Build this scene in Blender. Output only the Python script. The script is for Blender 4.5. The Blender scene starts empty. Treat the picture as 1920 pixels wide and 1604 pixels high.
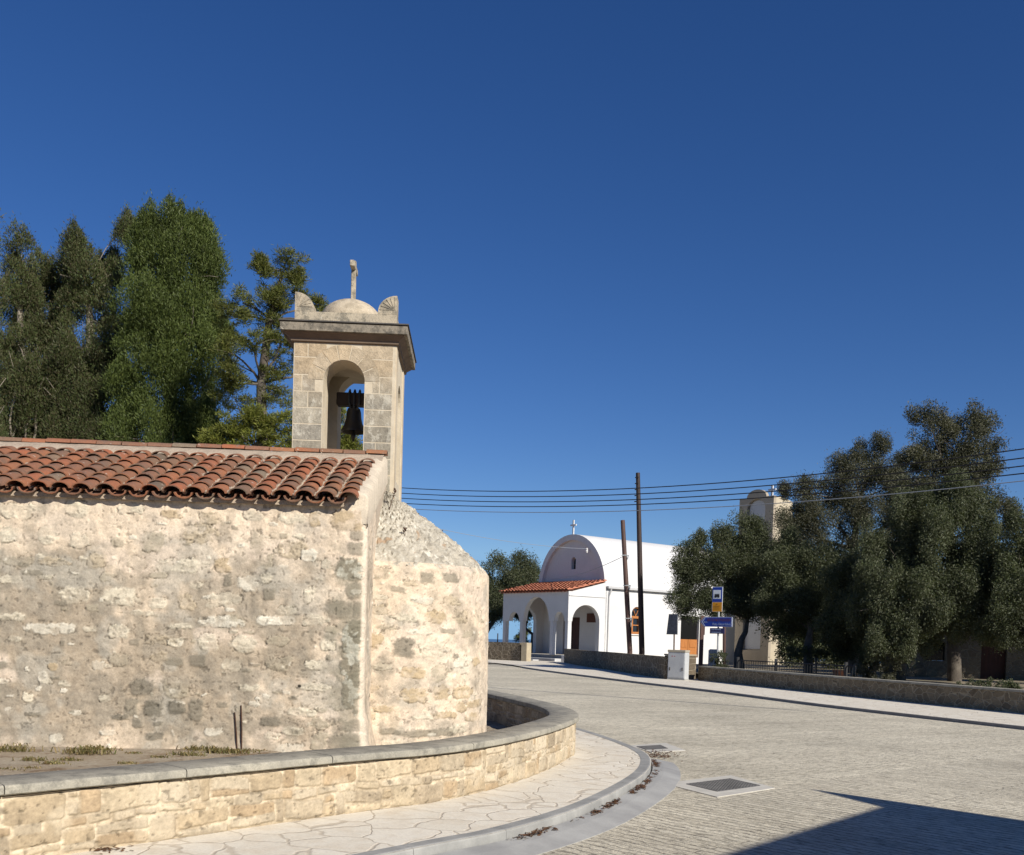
import bpy, math, random
import numpy as np
from mathutils import Vector, Matrix
from mathutils.geometry import tessellate_polygon

# ------------------------------------------------------------------ camera, sky, sun, exposure
SC = bpy.context.scene
COL = SC.collection
FPX, PITCH, ROLL, CXP, CYP = 1850., math.radians(-2), math.radians(1.65), 960., 1261.6
CAMH = 1.6
RM = (Matrix.Rotation(math.pi/2+PITCH, 3, 'X') @ Matrix.Rotation(ROLL, 3, 'Z'))
cam = bpy.data.cameras.new('camera'); camo = bpy.data.objects.new('camera', cam); COL.objects.link(camo)
camo.matrix_world = Matrix.Translation((0, 0, CAMH)) @ RM.to_4x4()
cam.sensor_width = 36; cam.lens = FPX/1920*36; cam.shift_y = (CYP-802)/1920
cam.clip_start = 0.05; cam.clip_end = 60000
SC.camera = camo

SUN_EL, SUN_AZ = math.radians(30), math.radians(139)      # azimuth clockwise from +Y: behind the camera on the right
world = bpy.data.worlds.new('World'); SC.world = world; world.use_nodes = True
wn = world.node_tree
sky = wn.nodes.new('ShaderNodeTexSky'); sky.sky_type = 'NISHITA'; sky.sun_disc = False
sky.sun_elevation = SUN_EL; sky.sun_rotation = SUN_AZ
sky.altitude = 1500; sky.air_density = 1.0; sky.dust_density = 0.0; sky.ozone_density = 4.0
hs = wn.nodes.new('ShaderNodeHueSaturation'); hs.inputs['Saturation'].default_value = 1.22
hs.inputs['Hue'].default_value = 0.512
tcs = wn.nodes.new('ShaderNodeTexCoord'); sps_ = wn.nodes.new('ShaderNodeSeparateXYZ'); cmb = wn.nodes.new('ShaderNodeCombineXYZ'); mxz = wn.nodes.new('ShaderNodeMath')
mxz.operation = 'MAXIMUM'; mxz.inputs[1].default_value = .085     # clear blue air right down to the skyline, no yellow band
wn.links.new(tcs.outputs['Generated'], sps_.inputs[0]); wn.links.new(sps_.outputs[0], cmb.inputs[0]); wn.links.new(sps_.outputs[1], cmb.inputs[1])
wn.links.new(sps_.outputs[2], mxz.inputs[0]); wn.links.new(mxz.outputs[0], cmb.inputs[2]); wn.links.new(cmb.outputs[0], sky.inputs[0])
wn.links.new(sky.outputs[0], hs.inputs['Color'])
wn.links.new(hs.outputs[0], wn.nodes['Background'].inputs[0])
wn.nodes['Background'].inputs[1].default_value = 0.069
sl = bpy.data.lights.new('sun', 'SUN'); sl.energy = 5.0; sl.angle = math.radians(.5); sl.color = (1, .945, .85)
so = bpy.data.objects.new('sun', sl); COL.objects.link(so)
SUNV = Vector((math.cos(SUN_EL)*math.sin(SUN_AZ), math.cos(SUN_EL)*math.cos(SUN_AZ), math.sin(SUN_EL)))
so.rotation_euler = SUNV.to_track_quat('Z', 'Y').to_euler(); so.location = (30, -30, 30)
SC.view_settings.view_transform = 'Standard'; SC.view_settings.look = 'None'
SC.view_settings.exposure = 0.35; SC.view_settings.gamma = 1.0

def ray(px, py): return RM @ Vector(((px-CXP)/FPX, -(py-CYP)/FPX, -1.))
def at(px, py, D): r = ray(px, py); return Vector((0, 0, CAMH)) + r*(D/r.y)
def gnd(px, py, z=0): r = ray(px, py); return Vector((0, 0, CAMH)) + r*((z-CAMH)/r.z)
rng = np.random.default_rng(7); random.seed(7)

# ------------------------------------------------------------------ object helpers
def tag(o, label=None, cat=None, group=None, kind=None):
    if label: o['label'] = label
    if cat: o['category'] = cat
    if group: o['group'] = group
    if kind: o['kind'] = kind
    return o
def thing(name, label, cat, loc=(0, 0, 0), rz=0, group=None):
    o = bpy.data.objects.new(name, None); COL.objects.link(o)
    o.empty_display_size = .2; o.location = loc; o.rotation_euler = (0, 0, rz)
    bpy.context.view_layer.update()
    return tag(o, label, cat, group)
def link_mesh(name, me, mat, parent=None):
    o = bpy.data.objects.new(name, me); COL.objects.link(o)
    if mat: me.materials.append(mat)
    if parent:
        o.parent = parent
        w = parent.matrix_basis.copy(); p = parent.parent
        while p: w = p.matrix_basis @ w; p = p.parent
        # geometry is given in world coordinates: keep it there
        me.transform(w.inverted())
    return o
def smooth(o, on=True):
    o.data.polygons.foreach_set('use_smooth', [on]*len(o.data.polygons)); return o
def np_mesh(name, V, Fq, mat, parent=None, col=None, sm=False):
    V = np.asarray(V, dtype=np.float32).reshape(-1, 3); Fq = np.asarray(Fq, dtype=np.int32)
    k = Fq.shape[1]
    me = bpy.data.meshes.new(name)
    me.vertices.add(len(V)); me.vertices.foreach_set('co', V.ravel())
    me.loops.add(Fq.size); me.loops.foreach_set('vertex_index', Fq.ravel())
    me.polygons.add(len(Fq)); me.polygons.foreach_set('loop_start', np.arange(0, Fq.size, k, dtype=np.int32))
    me.polygons.foreach_set('use_smooth', np.full(len(Fq), sm))
    if col is not None:
        a = me.color_attributes.new('col', 'FLOAT_COLOR', 'POINT')
        c = np.ones((len(V), 4), dtype=np.float32); c[:, :3] = np.asarray(col).reshape(-1, 3)
        a.data.foreach_set('color', c.ravel())
    me.update(calc_edges=True)
    return link_mesh(name, me, mat, parent)
def sheet(name, P, mat, parent=None, col=None, sm=True):
    nu, nv = P.shape[:2]
    i = np.arange(nu*nv).reshape(nu, nv)
    Fq = np.stack([i[:-1, :-1], i[1:, :-1], i[1:, 1:], i[:-1, 1:]], -1).reshape(-1, 4)
    return np_mesh(name, P, Fq, mat, parent, col, sm)

class MB:
    def __init__(s): s.v = []; s.f = []
    def add(s, vs, fs):
        b = len(s.v); s.v += [Vector(x) for x in vs]; s.f += [[b+i for i in f] for f in fs]; return s
    def box(s, c, size, ax=None, ch=0.0):
        ax = ax or (Vector((1, 0, 0)), Vector((0, 1, 0)), Vector((0, 0, 1)))
        c = Vector(c); h = [x/2 for x in size]
        P = lambda x, y, z: c + ax[0]*x + ax[1]*y + ax[2]*z
        if ch <= 0:
            vs = [P(i*h[0], j*h[1], k*h[2]) for k in (-1, 1) for i, j in ((-1, -1), (1, -1), (1, 1), (-1, 1))]
            return s.add(vs, [(3, 2, 1, 0), (4, 5, 6, 7), (0, 1, 5, 4), (1, 2, 6, 5), (2, 3, 7, 6), (3, 0, 4, 7)])
        vs = []; fs = []
        ch = min(ch, min(h)*.9)
        idx = {}
        for i in (-1, 1):
            for j in (-1, 1):
                for k in (-1, 1):
                    for a in range(3):
                        d = [h[0]-ch, h[1]-ch, h[2]-ch]; d[a] = h[a]
                        idx[(i, j, k, a)] = len(vs); vs.append(P(i*d[0], j*d[1], k*d[2]))
        for a in range(3):
            b, c2 = [x for x in range(3) if x != a]
            for sg in (-1, 1):
                q = []
                for p, r in ((-1, -1), (1, -1), (1, 1), (-1, 1)):
                    k = [0, 0, 0]; k[a] = sg; k[b] = p; k[c2] = r; q.append(idx[(k[0], k[1], k[2], a)])
                fs.append(q)
        for a in range(3):
            b, c2 = [x for x in range(3) if x != a]
            for p in (-1, 1):
                for r in (-1, 1):
                    q = []
                    for e, ff in ((-1, b), (1, b), (1, c2), (-1, c2)):
                        k = [0, 0, 0]; k[a] = e; k[b] = p; k[c2] = r; q.append(idx[(k[0], k[1], k[2], ff)])
                    fs.append(q)
        for i in (-1, 1):
            for j in (-1, 1):
                for k in (-1, 1): fs.append([idx[(i, j, k, a)] for a in range(3)])
        return s.add(vs, fs)
    def loft(s, rings, cap=True, close=True):
        n = len(rings[0]); vs = [p for r in rings for p in r]; fs = []
        m = n if close else n-1
        for a in range(len(rings)-1):
            for i in range(m):
                j = (i+1) % n; fs.append((a*n+i, a*n+j, (a+1)*n+j, (a+1)*n+i))
        if cap and close: fs.append(tuple(range(n-1, -1, -1))); fs.append(tuple((len(rings)-1)*n+i for i in range(n)))
        return s.add(vs, fs)
    def tube(s, pts, r, n=8, cap=True):
        pts = [Vector(p) for p in pts]; k = len(pts)
        rs = r if hasattr(r, '__len__') else [r]*k
        rings = []; ref = None
        for i in range(k):
            d = (pts[min(i+1, k-1)]-pts[max(i-1, 0)]).normalized()
            if ref is None: ref = Vector((1, 0, 0)) if abs(d.x) < .8 else Vector((0, 1, 0))
            x = (ref - d*ref.dot(d)).normalized(); y = d.cross(x); ref = x
            rings.append([pts[i]+(x*math.cos(2*math.pi*q/n)+y*math.sin(2*math.pi*q/n))*rs[i] for q in range(n)])
        return s.loft(rings, cap)
    def lathe(s, prof, c, n=24, ax=None):
        c = Vector(c); X, Y, Z = ax or (Vector((1, 0, 0)), Vector((0, 1, 0)), Vector((0, 0, 1)))
        return s.loft([[c+(X*math.cos(2*math.pi*q/n)+Y*math.sin(2*math.pi*q/n))*max(r, 1e-4)+Z*z for q in range(n)] for r, z in prof])
    def plate(s, loops, th, o, ex, ez, en):
        """2-D outline (plus holes) in the plane (ex, ez) at o, thickened along en"""
        o = Vector(o)
        tri = tessellate_polygon([[Vector((x, z, 0)) for x, z in l] for l in loops])
        flat = [p for l in loops for p in l]; n = len(flat)
        vs = [o+ex*x+ez*z for x, z in flat] + [o+ex*x+ez*z+en*th for x, z in flat]
        fs = [tuple(t) for t in tri] + [tuple(i+n for i in reversed(t)) for t in tri]
        b = 0
        for l in loops:
            m = len(l)
            for i in range(m): j = (i+1) % m; fs.append((b+i, b+j, b+j+n, b+i+n))
            b += m
        return s.add(vs, fs)
    def build(s, name, mat, parent=None, sm=False, fix=True):
        me = bpy.data.meshes.new(name); me.from_pydata([tuple(v) for v in s.v], [], s.f)
        if fix:
            import bmesh
            bm = bmesh.new(); bm.from_mesh(me); bmesh.ops.recalc_face_normals(bm, faces=bm.faces); bm.to_mesh(me); bm.free()
        me.update()
        o = link_mesh(name, me, mat, parent)
        if sm:
            smooth(o)
            try: me.set_sharp_from_angle(angle=math.radians(38))
            except Exception: pass
        return o
def arch(cx, w, z0, zs, rise, n=14):
    """outline of an arched opening, anticlockwise from bottom right"""
    p = [(cx+w/2, z0)]
    p += [(cx+w/2*math.cos(math.pi*i/n), zs+rise*math.sin(math.pi*i/n)) for i in range(n+1)]
    return p+[(cx-w/2, z0)]
def poly(name, pts, z, mat, kind='structure', th=0, lab=None):
    m = MB(); l = [(p[0], p[1]) for p in pts]
    tri = tessellate_polygon([[Vector((x, y, 0)) for x, y in l]])
    n = len(l); vs = [(x, y, z) for x, y in l]; fs = [tuple(t) for t in tri]
    if th:
        vs += [(x, y, z-th) for x, y in l]; fs += [(i, (i+1) % n, (i+1) % n+n, i+n) for i in range(n)]
    m.add(vs, fs); return tag(m.build(name, mat), kind=kind)

# ------------------------------------------------------------------ numpy noise
def vnoise(x, y, seed=0):
    xi = np.floor(x).astype(np.int64); yi = np.floor(y).astype(np.int64); fx = x-xi; fy = y-yi
    fx = fx*fx*(3-2*fx); fy = fy*fy*(3-2*fy)
    def h(a, b):
        n = (a*374761393 + b*668265263 + seed*1442695041) & 0x7fffffff
        n = ((n ^ (n >> 13))*1274126177) & 0x7fffffff
        return ((n ^ (n >> 16)) & 0xffff)/65535.
    a = h(xi, yi); b = h(xi+1, yi); c = h(xi, yi+1); d = h(xi+1, yi+1)
    return (a*(1-fx)+b*fx)*(1-fy)+(c*(1-fx)+d*fx)*fy
def fbm(x, y, seed=0, o=4, g=.5):
    t = 0; a = 1; s = 0
    for i in range(o):
        t = t+a*vnoise(x, y, seed+i*17); s += a; a *= g; x = x*2.03+5.1; y = y*2.03+1.7
    return t/s
def sst(a, b, x): t = np.clip((x-a)/(b-a), 0, 1); return t*t*(3-2*t)
def lerp(a, b, t): return np.asarray(a)*(1-t[..., None])+np.asarray(b)*t[..., None]

# ------------------------------------------------------------------ materials
class G:
    def __init__(s, name, rough=.85, spec=.3):
        s.m = bpy.data.materials.new(name); s.m.use_nodes = True; s.nt = s.m.node_tree
        s.b = s.nt.nodes['Principled BSDF']; s.b.inputs['Roughness'].default_value = rough
        s.b.inputs['Specular IOR Level'].default_value = spec
    def n(s, t, **k):
        d = s.nt.nodes.new(t)
        for a, v in k.items(): setattr(d, a, v)
        return d
    def set(s, sock, v):
        if hasattr(v, 'links'): s.nt.links.new(v, sock)
        else:
            if sock.type == 'RGBA' and len(v) == 3: v = (*v, 1)
            sock.default_value = v
    def pos(s): return s.n('ShaderNodeNewGeometry').outputs['Position']
    def obj(s): return s.n('ShaderNodeTexCoord').outputs['Object']
    def isl(s): return s.n('ShaderNodeNewGeometry').outputs['Random Per Island']
    def attr(s, nm='col'): return s.n('ShaderNodeAttribute', attribute_name=nm).outputs['Color']
    def map(s, v, rot=(0, 0, 0), sc=(1, 1, 1), loc=(0, 0, 0)):
        d = s.n('ShaderNodeMapping'); s.set(d.inputs['Vector'], v)
        d.inputs['Rotation'].default_value = rot; d.inputs['Scale'].default_value = sc; d.inputs['Location'].default_value = loc
        return d.outputs[0]
    def noise(s, v, sc, det=4, ro=.55, dist=0, out='Fac'):
        d = s.n('ShaderNodeTexNoise'); s.set(d.inputs['Vector'], v); d.inputs['Scale'].default_value = sc
        d.inputs['Detail'].default_value = det; d.inputs['Roughness'].default_value = ro; d.inputs['Distortion'].default_value = dist
        return d.outputs[out]
    def vor(s, v, sc, feat='F1', out='Distance', rnd=1.):
        d = s.n('ShaderNodeTexVoronoi', feature=feat); s.set(d.inputs['Vector'], v); d.inputs['Scale'].default_value = sc
        d.inputs['Randomness'].default_value = rnd
        return d.outputs[out]
    def ramp(s, f, st, mode='LINEAR'):
        d = s.n('ShaderNodeValToRGB'); s.set(d.inputs[0], f); e = d.color_ramp.elements; d.color_ramp.interpolation = mode
        while len(e) < len(st): e.new(.5)
        for x, (p, c) in zip(e, st):
            x.position = p; x.color = (c, c, c, 1) if not hasattr(c, '__len__') else (*c, 1)
        return d.outputs[0]
    def mix(s, f, a, b, t='MIX'):
        d = s.n('ShaderNodeMix', data_type='RGBA', blend_type=t); s.set(d.inputs[0], f); s.set(d.inputs[6], a); s.set(d.inputs[7], b)
        return d.outputs[2]
    def mt(s, op, a, b=0.5):
        d = s.n('ShaderNodeMath', operation=op); s.set(d.inputs[0], a); s.set(d.inputs[1], b); return d.outputs[0]
    def vmt(s, op, a, b):
        d = s.n('ShaderNodeVectorMath', operation=op); s.set(d.inputs[0], a); s.set(d.inputs[1], b); return d.outputs[0]
    def warp(s, v, sc, amt):
        return s.vmt('ADD', v, s.vmt('MULTIPLY', s.vmt('SUBTRACT', s.noise(v, sc, 3, .5, 0, 'Color'), (.5, .5, .5)), (amt, amt, amt)))
    def bump(s, h, st=.5, dist=.02, nrm=None):
        d = s.n('ShaderNodeBump'); s.set(d.inputs['Height'], h); d.inputs['Strength'].default_value = st; d.inputs['Distance'].default_value = dist
        if nrm: s.set(d.inputs['Normal'], nrm)
        return d.outputs[0]
    def out(s, c=None, nrm=None, rough=None, **k):
        if c is not None: s.set(s.b.inputs['Base Color'], c)
        if nrm is not None: s.set(s.b.inputs['Normal'], nrm)
        if rough is not None: s.set(s.b.inputs['Roughness'], rough)
        for a, v in k.items(): s.set(s.b.inputs[a.replace('_', ' ')], v)
        return s.m
def mottled(name, c1, c2, sc=3, rough=.85, bs=.2, bd=.01, fine=40, spec=.3, metallic=0):
    g = G(name, rough, spec); p = g.pos()
    c = g.mix(g.ramp(g.noise(p, sc, 6, .6), [(.35, 0), (.65, 1)]), c1, c2)
    c = g.mix(.3, c, g.mix(g.noise(p, fine, 3), (.35, .35, .35), (1, 1, 1)), 'MULTIPLY')
    g.b.inputs['Metallic'].default_value = metallic
    return g.out(c, g.bump(g.noise(p, fine, 5, .65), bs, bd))

def m_painted(name, fine=60, amt=.35, bs=.5, bd=.012):
    g = G(name, .92, .15); p = g.obj()
    f = g.noise(p, fine, 5, .7); f2 = g.noise(p, 9, 5, .65)
    c = g.mix(amt, g.attr(), g.ramp(f, [(.3, .35), (.55, .95), (.75, 1.15)]), 'MULTIPLY')
    c = g.mix(.3, c, g.ramp(f2, [(.35, .62), (.6, 1.05)]), 'MULTIPLY')
    h = g.mt('ADD', g.mt('MULTIPLY', f, .5), f2)
    return g.out(c, g.bump(h, bs, bd))
M = {}
M['plaster'] = m_painted('weathered_plaster', 60, .35, .38, .010)
M['rubble'] = m_painted('rubble_masonry', 45, .35, .45, .01)
def m_tile(name, sc=1.):
    g = G(name, .8, .25); p = g.pos(); r = g.isl()
    c = g.ramp(r, [(0, (.28, .108, .056)), (.2, (.30, .125, .064)), (.4, (.23, .112, .068)), (.55, (.19, .112, .075)), (.7, (.33, .112, .054)),
                   (.82, (.15, .11, .078)), (.93, (.31, .135, .066)), (1, (.20, .155, .11))])
    c = g.mix(g.ramp(g.noise(p, 7*sc, 5, .7), [(.47, 0), (.7, .7)]), c, (.13, .098, .075))
    c = g.mix(g.ramp(g.noise(p, 16*sc, 4, .6), [(.66, 0), (.72, .8)]), c, (.5, .46, .4))
    c = g.mix(.4, c, g.ramp(g.noise(p, 70*sc, 3), [(.3, .5), (.6, 1.1)]), 'MULTIPLY')
    return g.out(c, g.bump(g.noise(p, 60*sc, 4, .7), .35, .006))
M['tile'] = m_tile('clay_tile')
def m_tileb():
    g = G('orange_clay_tile', .8, .2); p = g.pos(); r = g.isl()
    c = g.ramp(r, [(0, (.42, .15, .085)), (.5, (.5, .2, .12)), (1, (.36, .13, .08))])
    return g.out(g.mix(.4, c, g.ramp(g.noise(p, 5, 4), [(.3, .55), (.7, 1.1)]), 'MULTIPLY'))
M['tileb'] = m_tileb()
M['mortar'] = mottled('pale_mortar', (.50, .40, .30), (.36, .29, .22), 5, .95, .8, .02, 35)
def m_tstone():
    g = G('tower_stone', .9, .15); p = g.pos(); r = g.isl()
    c = g.ramp(r, [(0, (.42, .325, .215)), (.25, (.50, .395, .265)), (.5, (.36, .29, .20)), (.75, (.46, .375, .265)), (1, (.40, .305, .195))])
    z = g.n('ShaderNodeSeparateXYZ'); g.set(z.inputs[0], p)
    lo = g.ramp(g.mt('DIVIDE', g.mt('SUBTRACT', z.outputs[2], 3.4), 1.6), [(.0, .85), (.55, .75), (.78, 0)])
    c = g.mix(lo, c, g.ramp(r, [(0, (.25, .23, .185)), (.3, (.36, .335, .27)), (.6, (.28, .265, .225)), (1, (.21, .20, .165))]))
    w = g.warp(p, 6, .12)
    c = g.mix(g.mt('MULTIPLY', g.ramp(g.noise(g.map(w, sc=(9, 9, 4)), 1.6, 5, .65), [(.52, 0), (.60, .85)]), lo), c, (.53, .49, .40))
    c = g.mix(.75, c, g.ramp(g.noise(p, 11, 7, .75), [(.3, .45), (.6, 1.12)]), 'MULTIPLY')
    return g.out(c, g.bump(g.noise(p, 40, 6, .7), .7, .015))
M['tstone'] = m_tstone()
def m_lichen(name, a, b, dark):
    g = G(name, .92, .15); p = g.pos()
    c = g.mix(g.noise(p, 3, 4), a, b)
    c = g.mix(g.ramp(g.noise(p, 9, 7, .72), [(.46, 0), (.6, .85)]), c, dark)
    c = g.mix(g.ramp(g.noise(p, 26, 4, .7), [(.6, 0), (.68, .6)]), c, (.55, .5, .4))
    return g.out(c, g.bump(g.noise(p, 30, 6, .7), .6, .015))
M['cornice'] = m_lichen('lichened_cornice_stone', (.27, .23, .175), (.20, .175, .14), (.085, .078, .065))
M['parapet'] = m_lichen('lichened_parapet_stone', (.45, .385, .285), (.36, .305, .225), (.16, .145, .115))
M['dome'] = m_lichen('dome_render', (.5, .43, .32), (.44, .36, .26), (.3, .25, .18))
M['creamstone'] = mottled('cream_dressed_stone', (.58, .49, .36), (.48, .39, .27), 4, .9, .35, .01, 30)
M['soffit'] = mottled('brown_soffit_stone', (.20, .14, .095), (.145, .105, .075), 4, .9, .3, .01, 30)  # even tone, darker and browner than the cornice stone
M['bronze'] = mottled('dark_bell_bronze', (.035, .032, .028), (.05, .045, .035), 6, .5, .15, .004, 60, .5, .6)
M['darkwood'] = mottled('dark_wood', (.05, .035, .028), (.03, .022, .018), 8, .8, .3, .006, 50)
def m_coping():
    g = G('grey_coping_stone', .85, .3); p = g.pos()
    c = g.mix(g.ramp(g.noise(p, 2.3, 5, .6), [(.35, 0), (.65, 1)]), (.265, .248, .205), (.375, .345, .275))
    c = g.mix(g.ramp(g.noise(p, 6, 7, .75), [(.48, 0), (.62, .8)]), c, (.165, .155, .13))
    c = g.mix(g.ramp(g.noise(p, 19, 5, .7), [(.6, 0), (.68, .55)]), c, (.45, .42, .34))
    c = g.mix(.35, c, g.ramp(g.noise(p, 90, 3), [(.3, .5), (.6, 1.1)]), 'MULTIPLY')
    return g.out(c, g.bump(g.noise(p, 50, 6, .7), .35, .006))
M['coping'] = m_coping()
def m_flags():
    g = G('crazy_paving', .85, .25); p = g.warp(g.pos(), 1.6, .5); p = g.warp(p, 7, .07)
    m = g.map(p, sc=(1, 1, 0), rot=(0, 0, .5))
    d = g.vor(m, 2.45, 'DISTANCE_TO_EDGE'); cc = g.vor(m, 2.45, 'F1', 'Color')
    q = g.pos(); j = g.ramp(d, [(.010, 0), (.034, 1)])
    st = g.mix(g.mix(.5, cc, (.5, .5, .5)), (.64, .585, .48), (.76, .71, .61))
    st = g.mix(g.ramp(g.noise(q, 5, 6, .65), [(.45, 0), (.7, .6)]), st, (.58, .49, .37))
    c = g.mix(j, g.mix(g.noise(q, 12, 4), (.47, .41, .32), (.60, .53, .43)), st)
    c = g.mix(.3, c, g.ramp(g.noise(q, 45, 5, .7), [(.3, .55), (.6, 1.1)]), 'MULTIPLY')
    h = g.mt('ADD', g.mt('MULTIPLY', j, .9), g.mt('MULTIPLY', g.noise(q, 30, 6, .7), .5))
    return g.out(c, g.bump(h, .5, .012))
M['flags'] = m_flags()
M['kerb'] = mottled('kerb_concrete', (.37, .365, .345), (.25, .25, .24), 3, .85, .25, .005, 60)
M['gutter'] = mottled('gutter_concrete', (.40, .395, .375), (.30, .295, .285), 2.2, .85, .3, .005, 60)
M['frame'] = mottled('pale_concrete_surround', (.60, .57, .50), (.50, .475, .42), 5, .9, .3, .005, 60)
def m_road():
    g = G('stone_sett_road', .9, .2); q = g.pos()
    def rows(rot, w, l):
        v = g.map(g.warp(g.warp(q, 1.6, .11), 13, .06), rot=(0, 0, rot))
        b = g.n('ShaderNodeTexBrick'); g.set(b.inputs['Vector'], v); b.inputs['Scale'].default_value = 1
        b.inputs['Brick Width'].default_value = l; b.inputs['Row Height'].default_value = w
        b.inputs['Mortar Size'].default_value = .014; b.inputs['Mortar Smooth'].default_value = .6; b.inputs['Bias'].default_value = 0
        b.inputs['Color1'].default_value = (0, 0, 0, 1); b.inputs['Color2'].default_value = (1, 1, 1, 1); b.inputs['Mortar'].default_value = (.5, .5, .5, 1)
        st = g.noise(g.map(v, sc=(6, 24, 1)), 1., 6, .75)
        return b.outputs['Fac'], b.outputs['Color'], st
    f1, c1, s1 = rows(math.radians(47), .11, 9.)
    f2, c2, s2 = rows(math.radians(-33), .105, 9.)
    # a construction seam: the setts run one way on the near side, another on the far side
    z = g.n('ShaderNodeSeparateXYZ'); g.set(z.inputs[0], q)
    ln = g.mt('SUBTRACT', z.outputs[1], g.mt('ADD', g.mt('MULTIPLY', z.outputs[0], .86), 8.6))
    side = g.ramp(g.mt('ADD', g.mt('MULTIPLY', ln, 4.), .5), [(.45, 0), (.55, 1)])
    f = g.mix(side, f1, f2); st = g.mix(side, s1, s2); cc = g.mix(side, c1, c2)
    c = g.mix(cc, (.61, .55, .425), (.73, .665, .52))
    c = g.mix(g.ramp(st, [(.36, .95), (.50, 0)]), c, (.19, .168, .132))
    c = g.mix(g.ramp(st, [(.54, 0), (.68, .8)]), c, (.70, .635, .505))
    br = g.ramp(g.noise(q, 3.1, 5, .7), [(.42, .05), (.68, .9)])
    c = g.mix(g.mt('MULTIPLY', f, br), c, (.16, .142, .115))
    c = g.mix(.8, c, g.ramp(g.noise(q, .3, 6, .65), [(.32, .72), (.66, 1.12)]), 'MULTIPLY')
    c = g.mix(g.ramp(g.noise(q, .9, 6, .7), [(.56, 0), (.72, .5)]), c, (.30, .265, .21))
    c = g.mix(.4, c, g.ramp(g.noise(q, 20, 6, .8), [(.32, .35), (.62, 1.16)]), 'MULTIPLY')
    c = g.mix(g.mt('MULTIPLY', g.mt('MULTIPLY', f, g.mt('SUBTRACT', 1., side)), .45), c, (.14, .122, .10))
    h = g.mt('SUBTRACT', g.mt('ADD', g.mt('MULTIPLY', st, .8), g.mt('MULTIPLY', g.noise(q, 22, 5, .7), .6)), g.mt('MULTIPLY', g.mt('MULTIPLY', f, br), .7))
    return g.out(c, g.bump(h, .7, .03))
M['road'] = m_road()
def m_soil():
    g = G('dry_soil', .95, .1); p = g.pos()
    c = g.mix(g.ramp(g.noise(p, 2.5, 6, .65), [(.35, 0), (.65, 1)]), (.36, .285, .20), (.44, .385, .30))
    c = g.mix(g.ramp(g.noise(p, 5, 5, .7), [(.5, 0), (.62, .8)]), c, (.20, .13, .075))
    c = g.mix(g.ramp(g.vor(p, 22), [(.1, .8), (.28, 0)]), c, (.52, .47, .39))
    return g.out(c, g.bump(g.noise(p, 25, 6, .75), .9, .04))
M['soil'] = m_soil()
M['land'] = mottled('dry_land', (.28, .235, .15), (.20, .19, .1), .3, .95, .5, .05, 8)
def m_sea():
    g = G('sea_water', .28, .5); p = g.pos()
    return g.out((.02, .06, .14), g.bump(g.noise(p, .05, 4), .2, 1.))
M['sea'] = m_sea()
M['white'] = mottled('white_limewash', (.66, .655, .645), (.61, .605, .60), .8, .85, .12, .01, 12)
M['offwhite'] = mottled('grey_white_render', (.50, .50, .50), (.46, .46, .465), .8, .85, .12, .01, 12)
M['beige'] = mottled('beige_render', (.52, .45, .335), (.44, .375, .27), .7, .9, .3, .02, 10)
M['beigeshade'] = mottled('shaded_beige_render', (.40, .34, .26), (.33, .28, .215), .7, .9, .3, .02, 10)  # darker copy of the beige: shade coloured into the belfry's sunless front
M['whitemetal'] = mottled('white_painted_metal', (.75, .75, .75), (.68, .69, .7), 2, .4, .05, .003, 30, .5)
def m_wood(name, a, b, ax=2):
    g = G(name, .6, .3); p = g.pos(); sc = [9, 9, 9]; sc[ax] = .9
    c = g.mix(g.ramp(g.noise(g.map(p, sc=sc), 2, 5, .65), [(.35, 0), (.65, 1)]), a, b)
    return g.out(c, g.bump(g.noise(g.map(p, sc=sc), 4, 4), .2, .005))
M['door'] = m_wood('brown_door_wood', (.075, .028, .017), (.045, .018, .012))
M['plaque'] = m_wood('brown_board_wood', (.11, .038, .022), (.075, .028, .017), 0)
M['orange'] = m_wood('varnished_orange_wood', (.42, .17, .05), (.30, .11, .03))
M['pole'] = m_wood('tarred_pole_wood', (.048, .030, .024), (.026, .018, .016))
M['post'] = m_wood('reddish_post_wood', (.10, .055, .042), (.06, .034, .028))
M['glass'] = G('dark_glass', .08, .6).out((.012, .014, .016))
M['black'] = G('black_opening_and_shade', .9, .1).out((.008, .008, .008))  # real openings, and the shade painted on the chapel side door
M['blackmetal'] = mottled('black_iron', (.014, .014, .015), (.02, .018, .016), 5, .5, .1, .003, 30, .5)
M['castiron'] = mottled('cast_iron_grate', (.13, .125, .12), (.08, .078, .075), 5, .6, .2, .003, 50, .4)
M['rust'] = mottled('rusty_iron', (.085, .04, .024), (.05, .028, .02), 12, .9, .4, .003, 80)
M['steel'] = mottled('galvanised_steel', (.42, .44, .45), (.34, .36, .37), 5, .45, .05, .002, 40, .5)
M['cabinet'] = mottled('grey_painted_metal', (.50, .51, .51), (.43, .44, .45), 3, .55, .08, .003, 20, .4)
M['cabtop'] = mottled('cabinet_lid_concrete', (.42, .37, .28), (.36, .32, .25), 4, .8, .2, .004, 30)
M['blue'] = G('blue_sign_enamel', .4, .4).out((.008, .04, .30))
M['bluedark'] = G('faded_navy_sign_enamel', .5, .4).out((.03, .028, .10))
M['yellow'] = G('yellow_sign_enamel', .4, .4).out((.60, .26, .008))
M['signwhite'] = G('white_sign_enamel', .4, .4).out((.62, .66, .70))
M['orangetext'] = G('orange_sign_lettering', .5, .3).out((.12, .04, .05))
M['greytext'] = G('pale_sign_lettering', .5, .3).out((.26, .33, .48))
M['brownmark'] = G('brown_sign_lettering', .6, .3).out((.25, .11, .01))
M['signblack'] = G('black_sign_paint', .5, .3).out((.02, .02, .02))
M['redmark'] = G('red_warning_sticker', .5, .3).out((.35, .03, .02))
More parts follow.
